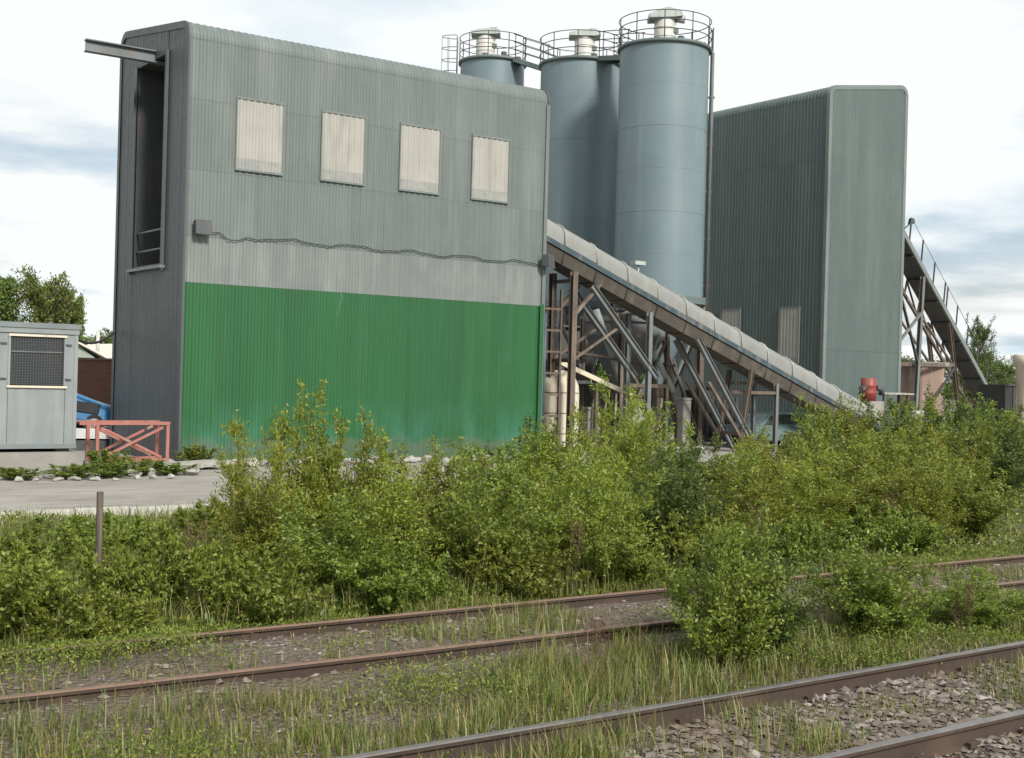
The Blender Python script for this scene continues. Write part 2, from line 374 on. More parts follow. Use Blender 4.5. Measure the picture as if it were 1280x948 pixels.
class MB:
    def __init__(s):
        s.v = []; s.f = []; s.smooth = []
    def add(s, v, f, sm=False):
        o = len(s.v)
        s.v.extend([tuple(p) for p in v])
        s.f.extend([tuple(i + o for i in q) for q in f])
        s.smooth.extend([sm] * len(f))
        return s
    def box(s, x0, x1, y0, y1, z0, z1):
        v = [(x, y, z) for x in (x0, x1) for y in (y0, y1) for z in (z0, z1)]
        return s.add(v, [(0, 1, 3, 2), (4, 6, 7, 5), (0, 4, 5, 1), (2, 3, 7, 6), (0, 2, 6, 4), (1, 5, 7, 3)])
    def cbox(s, c, d, b=0.0):
        x, y, z = c; a, e, h = d[0] / 2, d[1] / 2, d[2] / 2
        if not b:
            return s.box(x - a, x + a, y - e, y + e, z - h, z + h)
        # chamfered vertical edges
        pts = [(-a + b, -e), (a - b, -e), (a, -e + b), (a, e - b), (a - b, e), (-a + b, e), (-a, e - b), (-a, -e + b)]
        v = [(x + p, y + q, z - h) for p, q in pts] + [(x + p, y + q, z + h) for p, q in pts]
        f = [(i, (i + 1) % 8, 8 + (i + 1) % 8, 8 + i) for i in range(8)] + [tuple(range(7, -1, -1)), tuple(range(8, 16))]
        return s.add(v, f)
    def bar(s, p, q, w, h=None, up=(0, 0, 1)):
        p = Vector(p); q = Vector(q); h = h or w
        d = (q - p).normalized()
        u = Vector(up)
        if abs(d.dot(u)) > 0.99: u = Vector((0, 1, 0))
        a = d.cross(u).normalized() * (w / 2)
        b = a.normalized().cross(d).normalized() * (h / 2)
        v = [e + sa * a + sb * b for e in (p, q) for sa, sb in ((-1, -1), (1, -1), (1, 1), (-1, 1))]
        return s.add(v, [(0, 3, 2, 1), (4, 5, 6, 7)] + [(i, (i + 1) % 4, 4 + (i + 1) % 4, 4 + i) for i in range(4)])
    def angle(s, p, q, w, up=(0, 0, 1)):
        """L section"""
        p = Vector(p); q = Vector(q); d = (q - p).normalized(); u = Vector(up)
        if abs(d.dot(u)) > 0.99: u = Vector((0, 1, 0))
        a = d.cross(u).normalized(); b = a.cross(d).normalized()
        t = w * 0.13
        s.bar(p + a * 0 , q, t, w, up)
        s.bar(p + a * (w / 2) - b * (w / 2 - t / 2), q + a * (w / 2) - b * (w / 2 - t / 2), w, t, up)
        return s
    def ibeam(s, p, q, w, h):
        p = Vector(p); q = Vector(q); d = (q - p).normalized(); u = Vector((0, 0, 1))
        if abs(d.z) > 0.99: u = Vector((0, 1, 0))
        a = d.cross(u).normalized(); b = a.cross(d).normalized()
        t = h * 0.1
        s.bar(p + b * (h / 2 - t / 2), q + b * (h / 2 - t / 2), w, t, u)
        s.bar(p - b * (h / 2 - t / 2), q - b * (h / 2 - t / 2), w, t, u)
        s.bar(p, q, t * 0.8, h - 2 * t - 0.002, u)
        return s
    def tube(s, pts, r, n=8, caps=True, closed=False):
        pts = [Vector(p) for p in pts]
        rr = r if isinstance(r, (list, tuple)) else [r] * len(pts)
        v = []; m = len(pts)
        for i, p in enumerate(pts):
            if closed: d = pts[(i + 1) % m] - pts[i - 1]
            else: d = pts[min(i + 1, m - 1)] - pts[max(i - 1, 0)]
            d.normalize()
            u = Vector((0, 0, 1)) if abs(d.z) < 0.9 else Vector((1, 0, 0))
            a = d.cross(u).normalized(); b = a.cross(d)
            for k in range(n):
                t = 2 * math.pi * k / n
                v.append(p + (a * math.cos(t) + b * math.sin(t)) * rr[i])
        f = []
        for i in range(m if closed else m - 1):
            j = (i + 1) % m
            for k in range(n):
                f.append((i * n + k, i * n + (k + 1) % n, j * n + (k + 1) % n, j * n + k))
        s.add(v, f, True)
        if caps and not closed:
            o = len(s.v) - len(v)
            s.f.append(tuple(o + k for k in range(n - 1, -1, -1))); s.smooth.append(False)
            s.f.append(tuple(o + (m - 1) * n + k for k in range(n))); s.smooth.append(False)
        return s
    def lathe(s, c, prof, n=32, sm=True, a0=0.0, a1=2 * math.pi):
        full = abs(a1 - a0 - 2 * math.pi) < 1e-6
        k = n if full else n + 1
        v = [(c[0] + r * math.cos(a0 + (a1 - a0) * i / n), c[1] + r * math.sin(a0 + (a1 - a0) * i / n), c[2] + z) for r, z in prof for i in range(k)]
        f = []
        for j in range(len(prof) - 1):
            for i in range(n):
                f.append((j * k + i, j * k + (i + 1) % k, (j + 1) * k + (i + 1) % k, (j + 1) * k + i))
        return s.add(v, f, sm)
    def prism(s, poly, axis, a, b):
        """poly list of 2-D points, extruded along axis 'x','y' or 'z' from a to b"""
        def P(p, t):
            return {'x': (t, p[0], p[1]), 'y': (p[0], t, p[1]), 'z': (p[0], p[1], t)}[axis]
        n = len(poly)
        v = [P(p, a) for p in poly] + [P(p, b) for p in poly]
        return s.add(v, [tuple(range(n - 1, -1, -1)), tuple(range(n, 2 * n))] + [(i, (i + 1) % n, n + (i + 1) % n, n + i) for i in range(n)])
    def mesh(s, name):
        me = bpy.data.meshes.new(name)
        me.from_pydata([tuple(p) for p in s.v], [], s.f)
        me.polygons.foreach_set('use_smooth', s.smooth)
        me.update()
        return me
    def build(s, name, mat, parent=None, world=False):
        """world=True: vertices are in world space, moved into the parent's frame (parents are never rotated then)"""
        if world and parent is not None:
            o = root_loc(parent)
            s.v = [(p[0] - o[0], p[1] - o[1], p[2] - o[2]) for p in s.v]
        return link(name, s.mesh(name), mat, parent)

def root_loc(p):
    v = Vector((0, 0, 0))
    while p is not None:
        v = v + p.location; p = p.parent
    return v
def link(name, me, mat, parent=None, loc=None, rotz=None):
    ob = bpy.data.objects.new(name, me)
    if mat is not None and len(me.materials) == 0:
        me.materials.append(MAT[mat])
    COL.objects.link(ob)
    ob.parent = parent
    if loc is not None: ob.location = loc
    if rotz is not None: ob.rotation_euler.z = rotz
    return ob
def tag(o, label=None, cat=None, group=None, kind=None):
    if label: o['label'] = label
    if cat: o['category'] = cat
    if group: o['group'] = group
    if kind: o['kind'] = kind
    return o
def thing(name, label, cat, loc=(0, 0, 0), rotz=0, group=None):
    o = bpy.data.objects.new(name, None)
    o.empty_display_size = 0.2
    COL.objects.link(o)
    o.location = loc; o.rotation_euler.z = rotz
    return tag(o, label, cat, group)
def smooth_all(o):
    o.data.polygons.foreach_set('use_smooth', [True] * len(o.data.polygons))
    return o

# ------------------------------------------------------------------ ground, yard, trackbed
def grid_sheet(xs, ys, zf):
    X, Y = np.meshgrid(xs, ys, indexing='ij')
    Z = zf(X, Y)
    V = np.stack([X, Y, Z], -1).reshape(-1, 3)
    nx, ny = len(xs), len(ys)
    i = np.arange(nx - 1)[:, None] * ny + np.arange(ny - 1)[None, :]
    F = np.stack([i, i + ny, i + ny + 1, i + 1], -1).reshape(-1, 4)
    return V, F
def wob(X, Y, s, seed=0):
    r = np.random.default_rng(seed)
    Z = np.zeros_like(X)
    for k in range(9):
        a = r.uniform(0, 6.28); fr = s * r.uniform(0.5, 2.2)
        Z = Z + np.sin((X * math.cos(a) + Y * math.sin(a)) * fr + r.uniform(0, 6.28)) / 9
    return Z
xs = np.concatenate([np.array([-900, -400, -150, -60]), np.arange(-20, 45, 0.5), np.array([60, 120, 250, 500, 1200])])
ys = np.concatenate([np.array([-60, -20, -5]), np.arange(0, 22.1, 0.4), np.array([30, 60, 120, 250, 600, 1500])])
def gz(X, Y):
    near = ((Y < 21.5) & (Y > -1)).astype(float)
    return -0.06 + near * 0.05 * wob(X, Y, 1.6, 3) - 0.02 * (1 - near)
V, F = grid_sheet(xs, ys, gz)
tag(link('ground', npmesh('ground', V, F), 'ground'), 'weedy brown earth around the tracks and plant', 'ground', kind='structure')
yd = MB()
yd.box(-70, 160, 21.9, 100, -0.3, 0.0)
tag(yd.build('yard', 'yard'), 'dusty grey concrete yard in front of the buildings', 'yard', kind='structure')

# the trackbed: one sheet of ballast under both tracks
xs = np.arange(-16, 62, 0.3); ys = np.arange(3.2, 12.2, 0.15)
def bz(X, Y):
    edge = np.clip((12.1 - Y) / 1.2, 0, 1) * np.clip((Y - 3.2) / 0.5, 0, 1)
    mid = np.exp(-((Y - 8.1) / 0.6) ** 2) * 0.06
    return -0.10 + 0.165 * edge - mid * 1.3 + 0.04 * wob(X, Y, 3.2, 9) - 0.022 * (Y < 7.6) + 0.028 * (Y > 8.7)
V, F = grid_sheet(xs, ys, bz)
tag(link('trackbed', npmesh('trackbed', V, F), 'ballast'), 'stony ballast bed under both railway tracks', 'trackbed', kind='structure')

# loose ballast stones
def stones(n, xr, yr, smin, smax, seed, zf):
    r = np.random.default_rng(seed)
    base = np.array([(0, 0, 1), (0, 0, -1), (1, 0, 0.1), (-1, 0, -0.1), (0, 1, 0), (0, -1, 0.1), (0.6, 0.6, 0.5), (-0.6, -0.6, 0.45)], float)
    # octahedron core with two extra corners gives an angular chip
    Fb = np.array([(0, 2, 6), (0, 6, 4), (6, 2, 4), (0, 4, 3), (0, 3, 7), (7, 3, 5), (0, 7, 5), (0, 5, 2), (1, 4, 2), (1, 3, 4), (1, 5, 3), (1, 2, 5)])
    c = np.stack([r.uniform(*xr, n), r.uniform(*yr, n)], -1)
    s = smin + (smax - smin) * r.uniform(0, 1, n) ** 2.2
    P = base[None] * (s[:, None, None] * r.uniform(0.45, 1.3, (n, 8, 3))) * r.uniform(0.6, 1.5, (n, 1, 3))
    P[..., 2] *= 0.5
    a = r.uniform(0, 6.28, n)
    ca, sa = np.cos(a)[:, None], np.sin(a)[:, None]
    X = P[..., 0] * ca - P[..., 1] * sa + c[:, None, 0]
    Y = P[..., 0] * sa + P[..., 1] * ca + c[:, None, 1]
    z0 = zf(c[:, 0], c[:, 1])
    Z = P[..., 2] + (z0 + s * 0.25)[:, None]
    V = np.stack([X, Y, Z], -1).reshape(-1, 3)
    F = (Fb[None] + (np.arange(n) * 8)[:, None, None]).reshape(-1, 3)
    return V, F
V1, F1 = stones(17000, (-1, 20), (4.6, 11.6), 0.011, 0.046, 1, lambda x, y: bz(x, y) - 0.006)
V2, F2 = stones(12000, (4.5, 15), (4.6, 7.0), 0.013, 0.055, 2, bz)
V = np.concatenate([V1, V2]); F = np.concatenate([F1, F2 + len(V1)])
bs = link('ballast_stones', npmesh('ballast_stones', V, F), 'stone')
bs.data.polygons.foreach_set('use_smooth', [False] * len(bs.data.polygons)); bs.data.update()
tag(bs, 'loose angular grey ballast stones strewn between the rails', 'ballast', kind='stuff')

# ------------------------------------------------------------------ railway tracks
def rail_mesh(x0, x1, topmat):
    prof = [(-0.07, 0), (0.07, 0), (0.07, 0.012), (0.012, 0.03), (0.009, 0.115), (0.034, 0.125), (0.035, 0.15), (0.026, 0.159), (-0.026, 0.159), (-0.035, 0.15), (-0.034, 0.125), (-0.009, 0.115), (-0.012, 0.03), (-0.07, 0.012)]
    n = len(prof)
    xs_ = np.linspace(x0, x1, 40)
    v = []; f = []
    for i, x in enumerate(xs_):
        dy = 0.006 * math.sin(x * 0.7) ; dz = 0.006 * math.sin(x * 0.45 + 1)
        v += [(x, p + dy, q + dz) for p, q in prof]
    for i in range(len(xs_) - 1):
        for k in range(n):
            f.append((i * n + k, i * n + (k + 1) % n, (i + 1) * n + (k + 1) % n, (i + 1) * n + k))
    me = bpy.data.meshes.new('rail'); me.from_pydata(v, [], f)
    me.materials.append(MAT['railside']); me.materials.append(MAT[topmat])
    idx = [1 if (k % n) in (6, 7, 8) else 0 for k in range(len(f))]
    me.polygons.foreach_set('material_index', idx)
    me.update()
    return me
def sleeper_mesh():
    b = MB(); b.cbox((0, 0, -0.065), (0.25, 2.6, 0.13), 0.02)
    return b.mesh('sleeper')
SLE = sleeper_mesh()
def chair_mesh():
    b = MB()
    b.cbox((0, 0, 0.008), (0.19, 0.36, 0.016), 0.02)
    b.box(-0.06, 0.06, -0.115, -0.075, 0.016, 0.07); b.box(-0.06, 0.06, 0.075, 0.115, 0.016, 0.07)
    for sx in (-1, 1):
        for sy in (-1, 1): b.tube([(sx * 0.06, sy * 0.15, 0.014), (sx * 0.06, sy * 0.15, 0.05)], 0.014, 6)
    return b.mesh('rail_chair')
CHM = chair_mesh()
SLE.materials.append(MAT['timber']); CHM.materials.append(MAT['railside'])
def track(label, loc, rot, top):
    t = thing('railway_track', label, 'railway track', loc, rot, 'railway tracks')
    me = rail_mesh(-16, 52, top)
    for y in (-0.7525, 0.7525):
        link('rail', me, None, t, (0, y, 0.041))
    for i in range(70):
        x = -11.7 + i * 0.68 + rnd.uniform(-0.03, 0.03)
        s = link('sleeper', SLE, None, t, (x, rnd.uniform(-0.04, 0.04), 0.022 + rnd.uniform(-0.012, 0.004)), rnd.uniform(-0.02, 0.02))
        if -2 < x < 20:
            for y in (-0.7525, 0.7525):
                link('rail_chair', CHM, None, s, (0, y, 0.001))
    # fishplate joints
    for y in (-0.7525, 0.7525):
        for sd_ in (-1, 1):
            fb = MB(); fb.cbox((3.1 + y, y + sd_ * 0.022, 0.041 + 0.07), (0.5, 0.024, 0.075))
            for k in range(4): fb.tube([(3.1 + y - 0.18 + k * 0.12, y + sd_ * 0.03, 0.111), (3.1 + y - 0.18 + k * 0.12, y + sd_ * 0.055, 0.111)], 0.016, 6)
            fb.build('fishplate', 'railside', t)
    return t
track('two worn grey-topped rails on timber sleepers with bare stony ballast between', (0, 6.25, 0), 0.0, 'railtop')
track('two rust-brown rails on weed-grown timber sleepers along the foot of the shrubs', (9.0, 10.15, 0), -0.022, 'railtop_rust')

# ------------------------------------------------------------------ clad buildings
def corr_points(w, nrib, d):
    d = d * 0.55
    p = w / nrib
    pts = [(0.0, 0.0)]
    for i in range(nrib):
        a = i * p
        pts += [(a + p * 0.30, 0.0), (a + p * 0.42, d), (a + p * 0.78, d), (a + p * 0.90, 0.0)]
    pts.append((w, 0.0))
    return pts
def sheet(w, h, nrib=5, d=0.035, t=0.0):
    """corrugated sheet in local x (width), z (height), ribs stand out towards -y"""
    pts = corr_points(w, nrib, d)
    b = MB()
    n = len(pts)
    b.add([(x, -y, 0) for x, y in pts] + [(x, -y, h) for x, y in pts], [(i, i + 1, n + i + 1, n + i) for i in range(n - 1)])
    return b.mesh('cladding_sheet')

def roof_path(D, He, rise, R):
    """(v,z) outline from foot of front wall over the roof to foot of back wall"""
    sl = math.atan2(rise, D)
    pts = []
    for i in range(9):
        a = math.pi - (math.pi / 2 - sl) * i / 8
        pts.append((R + R * math.cos(a), He - R + R * math.sin(a)))
    zb = He + rise - R
    for i in range(9):
        a = math.pi / 2 + sl - (math.pi / 2 + sl) * i / 8
        pts.append((D - R + R * math.cos(a), zb + R * math.sin(a)))
    return pts
def path_normals(p):
    out = []
    for i in range(len(p)):
        a = p[max(i - 1, 0)]; b = p[min(i + 1, len(p) - 1)]
        dx, dz = b[0] - a[0], b[1] - a[1]
        l = math.hypot(dx, dz) or 1
        out.append((-dz / l, dx / l))
    return out
def clad_building(root, L, D, He, rise, R, ncol, rows, mat_roof, mat_end, gable_u, openings=(), gable_cols=5, rib_end=0.02, end_rows=None, band=0.14):
    w = L / ncol
    path = roof_path(D, He, rise, R)
    nor = path_normals(path)
    # front wall sheets, row by row
    for k, (z0, z1, mt) in enumerate(rows):
        me = sheet(w - 0.002, z1 - z0 + (0.06 if k else 0)); me.materials.append(MAT[mt])
        for i in range(ncol):
            link('cladding_sheet', me, None, root, (i * w + 0.001, -0.006 * k - (0.002 if i % 2 else 0), z0 - (0.06 if k else 0)))
    # roof sheets: curve at the eave, low pitch, curve down at the back
    pts = corr_points(w - 0.002, 5, 0.035)
    full = [(path[0][0], rows[-1][1] - 0.05)] + path + [(D, He + rise - R - 0.6)]
    fn = path_normals(full)
    b = MB(); n = len(pts)
    for (v, z), (nv, nz) in zip(full, fn):
        b.add([(x, v + nv * (y + 0.006 * len(rows)), z + nz * (y + 0.006 * len(rows))) for x, y in pts], [])
    for j in range(len(full) - 1):
        for i in range(n - 1):
            b.f.append((j * n + i, j * n + i + 1, (j + 1) * n + i + 1, (j + 1) * n + i)); b.smooth.append(False)
    me = b.mesh('roof_sheet'); me.materials.append(MAT[mat_roof])
    for i in range(ncol):
        link('roof_sheet', me, None, root, (i * w + 0.001, -(0.002 if i % 2 else 0), 0))
    # back wall
    mb = sheet(w - 0.002, He + rise - R - 0.55); mb.materials.append(MAT[mat_end])
    for i in range(ncol):
        link('cladding_sheet', mb, None, root, ((i + 1) * w, D, 0), math.pi)
    # gable walls
    def zroof(v):
        if v <= path[0][0] + 1e-6: return path[0][1]
        for a, c in zip(path, path[1:]):
            if a[0] <= v <= c[0] and c[0] > a[0]:
                return a[1] + (c[1] - a[1]) * (v - a[0]) / (c[0] - a[0])
        return path[-1][1]
    for u, sgn in ((0.0, -1), (L, 1)):
        main = (gable_u == u)
        rects = []
        if main and openings:
            (v0, v1, z0, z1) = openings[0]
            for a, c in ((0.0, v0), (v1, D)):
                m = max(1, round((c - a) / 1.05))
                for i in range(m): rects.append((a + (c - a) * i / m, a + (c - a) * (i + 1) / m, 0.0, None))
            for i in range(2):
                rects.append((v0 + (v1 - v0) * i / 2, v0 + (v1 - v0) * (i + 1) / 2, 0.0, z0))
                rects.append((v0 + (v1 - v0) * i / 2, v0 + (v1 - v0) * (i + 1) / 2, z1, None))
        else:
            for i in range(gable_cols): rects.append((D * i / gable_cols, D * (i + 1) / gable_cols, 0.0, None))
        if main and end_rows:
            rr = []
            for (a, c, z0, z1) in rects:
                cuts = [z0] + list(end_rows) + [z1]
                for q0, q1 in zip(cuts, cuts[1:]): rr.append((a, c, q0, q1))
            rects = rr
        for q, (a, c, z0, z1) in enumerate(rects):
            pts2 = corr_points(c - a - 0.002, 5, rib_end)
            off = 0.004 * ((q % 2) + (0 if z0 < 0.01 else 2))
            b = MB(); n2 = len(pts2)
            lo = [(u + sgn * (y + off), a + x, z0) for x, y in pts2]
            hi = [(u + sgn * (y + off), a + x, (z1 + 0.03) if z1 is not None else zroof(a + x) - 0.01) for x, y in pts2]
            b.add(lo + hi, [(i, i + 1, n2 + i + 1, n2 + i) for i in range(n2 - 1)])
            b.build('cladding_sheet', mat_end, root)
        # trim round the gable
        outl = [(0.0, 0.0)] + path + [(D, 0.0)]
        on = path_normals(outl)
        on[0] = (-1, 0); on[1] = (-1, 0); on[-1] = (1, 0); on[-2] = (1, 0)
        b = MB()
        for (v, z), (nv, nz) in zip(outl, on):
            e = 0.066
            b.add([(u + sgn * 0.045, v - nv * 0.13, z - nz * 0.13), (u + sgn * 0.045, v + nv * e, z + nz * e), (u - sgn * band, v + nv * e, z + nz * e)], [])
        for j in range(len(outl) - 1):
            for i in range(2):
                b.f.append((j * 3 + i, j * 3 + i + 1, (j + 1) * 3 + i + 1, (j + 1) * 3 + i)); b.smooth.append(False)
        b.build('gable_trim', 'trim' if main and not openings else mat_end, root)

def rooflight(root, x0, x1, z0, z1, y, strip_h=0.0, d=0.035):
    n = max(3, round((x1 - x0) / 0.2))
    o = None
    if strip_h:
        me = sheet(x1 - x0, z1 - z0 - strip_h, n, d); me.materials.append(MAT['grp'])
        o = link('window_panel', me, None, root, (x0, y, z0 + strip_h))
        me = sheet(x1 - x0, strip_h, n, d); me.materials.append(MAT['grp_mottled'])
        p = link('lower_strip', me, None, o, (0, 0.001, -strip_h))
    else:
        me = sheet(x1 - x0, z1 - z0, n, d); me.materials.append(MAT['grp'])
        o = link('window_panel', me, None, root, (x0, y, z0))
    fz0, fz1 = z0 - 0.03, z1 + 0.01
    e0, e1 = x0 - o.location.x - 0.03, x1 - o.location.x + 0.03
    for nm, a_ in (('head_flashing', (e0, e1, fz1 - 0.03, fz1 + 0.03)), ('sill_flashing', (e0, e1, fz0 - 0.02, fz0 + 0.035)), ('side_flashing', (e0, e0 + 0.035, fz0 + 0.036, fz1 - 0.031)), ('side_flashing', (e1 - 0.035, e1, fz0 + 0.036, fz1 - 0.031))):
        q = MB(); q.box(a_[0], a_[1], -0.035, 0.06, a_[2] - o.location.z, a_[3] - o.location.z); q.build(nm, 'trim', o)
    return o

# --- the green-fronted building
B1 = thing('clad_building', 'tall grey corrugated building with green lower wall and four pale window panels', 'building', (12.65, 32.94, 0))
L1, D1, H1 = 12.05, 5.5, 11.93
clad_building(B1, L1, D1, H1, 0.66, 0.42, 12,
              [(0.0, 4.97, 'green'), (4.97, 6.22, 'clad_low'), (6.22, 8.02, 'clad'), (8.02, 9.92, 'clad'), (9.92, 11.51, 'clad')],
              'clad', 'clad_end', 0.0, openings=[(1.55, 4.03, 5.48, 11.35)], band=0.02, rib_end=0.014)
for x0 in (1.38, 3.97, 6.57, 9.15):
    rooflight(B1, x0, x0 + 1.38, 8.11, 10.05, -0.062, 0.30)
# tall hoist opening
b = MB(); b.box(0.02, 1.0, 1.50, 1.546, 5.40, 11.40); b.box(0.02, 1.0, 4.034, 4.08, 5.40, 11.40)
b.box(0.02, 1.0, 1.55, 4.03, 11.36, 11.41); b.box(0.02, 1.0, 1.55, 4.03, 5.40, 5.46)
b.build('recess_lining', 'darksteel', B1)
me = sheet(2.48, 5.9, 10, 0.03); me.materials.append(MAT['darksteel'])
o = link('recess_back', me, None, B1, (1.0, 4.03, 5.46), -math.pi / 2)
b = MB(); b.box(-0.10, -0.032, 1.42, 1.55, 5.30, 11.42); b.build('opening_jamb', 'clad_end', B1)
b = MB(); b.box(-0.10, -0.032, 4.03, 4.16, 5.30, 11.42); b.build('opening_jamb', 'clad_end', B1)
b = MB(); b.box(-0.16, 0.0, 1.40, 4.18, 5.36, 5.44); b.build('opening_sill', 'trim', B1)
for z in (5.95, 6.5):
    b = MB(); b.tube([(0.10, 1.55, z), (0.10, 4.03, z)], 0.03, 8); b.build('guard_bar', 'trim', B1)
b = MB(); b.box(0.3, 0.42, 2.2, 2.32, 5.46, 11.3); b.build('hoist_guide', 'greysteel', B1)
b = MB(); b.ibeam((-1.98, 2.62, 11.43), (0.95, 2.62, 11.43), 0.24, 0.34); b.build('hoist_beam', 'greysteel', B1)
# floodlights on the front wall
def floodlight(root, x, y, z, rot=0.0, s=1.0, parent_lbl=None):
    f = MB()
    f.prism([(-0.30 * s, -0.20 * s), (-0.06 * s, -0.13 * s), (-0.06 * s, 0.15 * s), (-0.24 * s, 0.20 * s)], 'x', -0.24 * s, 0.24 * s)
    o = f.build('floodlight', 'darksteel', root)
    o.location = (x, y, z); o.rotation_euler.z = rot
    g = MB(); g.prism([(-0.285 * s, -0.205 * s), (-0.08 * s, -0.145 * s), (-0.08 * s, -0.152 * s), (-0.285 * s, -0.215 * s)], 'x', -0.21 * s, 0.21 * s)
    g.build('lamp_glass', 'lens', o)
    k = MB(); k.bar((0, -0.06 * s, 0), (0, 0.03, 0), 0.10 * s, 0.18 * s); k.build('bracket', 'darksteel', o)
    return o
floodlight(B1, 0.42, -0.05, 6.40, 0.0, 0.95)
floodlight(B1, 12.0, -0.05, 6.36, 0.55, 1.1)
pts = []
for i in range(41):
    x = 0.65 + i * (11.25 / 40)
    pts.append((x, -0.085, 6.26 + 0.05 * math.sin(i * 0.9) * (1 if i % 7 else 0.2) - (0.16 if i in (2, 3) else 0) + 0.02 * math.sin(i * 2.3)))
b = MB(); b.tube(pts, 0.013, 6); b.build('cable', 'rubber', B1)
b = MB(); b.box(11.96, 12.09, -0.10, -0.03, 0.0, 11.4); b.build('corner_flashing', 'clad', B1)
b = MB(); b.box(11.9, 12.05, -0.115, -0.101, 0.0, 4.97); b.build('corner_flashing', 'green', B1)
b = MB(); b.tube([(12.14, -0.08, 0), (12.14, -0.08, 4.7)], 0.05, 8); b.build('drainpipe', 'bluechan', B1)

# --- the far tower building
B2 = thing('clad_tower', 'tall greenish-grey corrugated tower with a dark shaded long side behind the silos', 'building', (44.2, 48.0, 0), -math.pi / 2)
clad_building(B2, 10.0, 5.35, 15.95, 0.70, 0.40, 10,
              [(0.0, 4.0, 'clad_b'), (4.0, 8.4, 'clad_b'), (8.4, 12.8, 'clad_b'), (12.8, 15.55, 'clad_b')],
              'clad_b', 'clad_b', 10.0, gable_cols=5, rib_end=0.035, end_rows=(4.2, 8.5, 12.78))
rooflight(B2, 3.66, 4.90, 3.6, 6.12, -0.058, 0.25)
rooflight(B2, 7.42, 8.60, 3.6, 6.12, -0.058, 0.25)
fl = floodlight(B2, 10.15, 5.95, 10.42, -0.6, 0.8)
b = MB(); b.tube([(10.0, 5.35, 10.0), (10.12, 5.6, 10.25), (10.15, 5.93, 10.36)], 0.03, 6); b.build('lamp_arm', 'darksteel', B2)

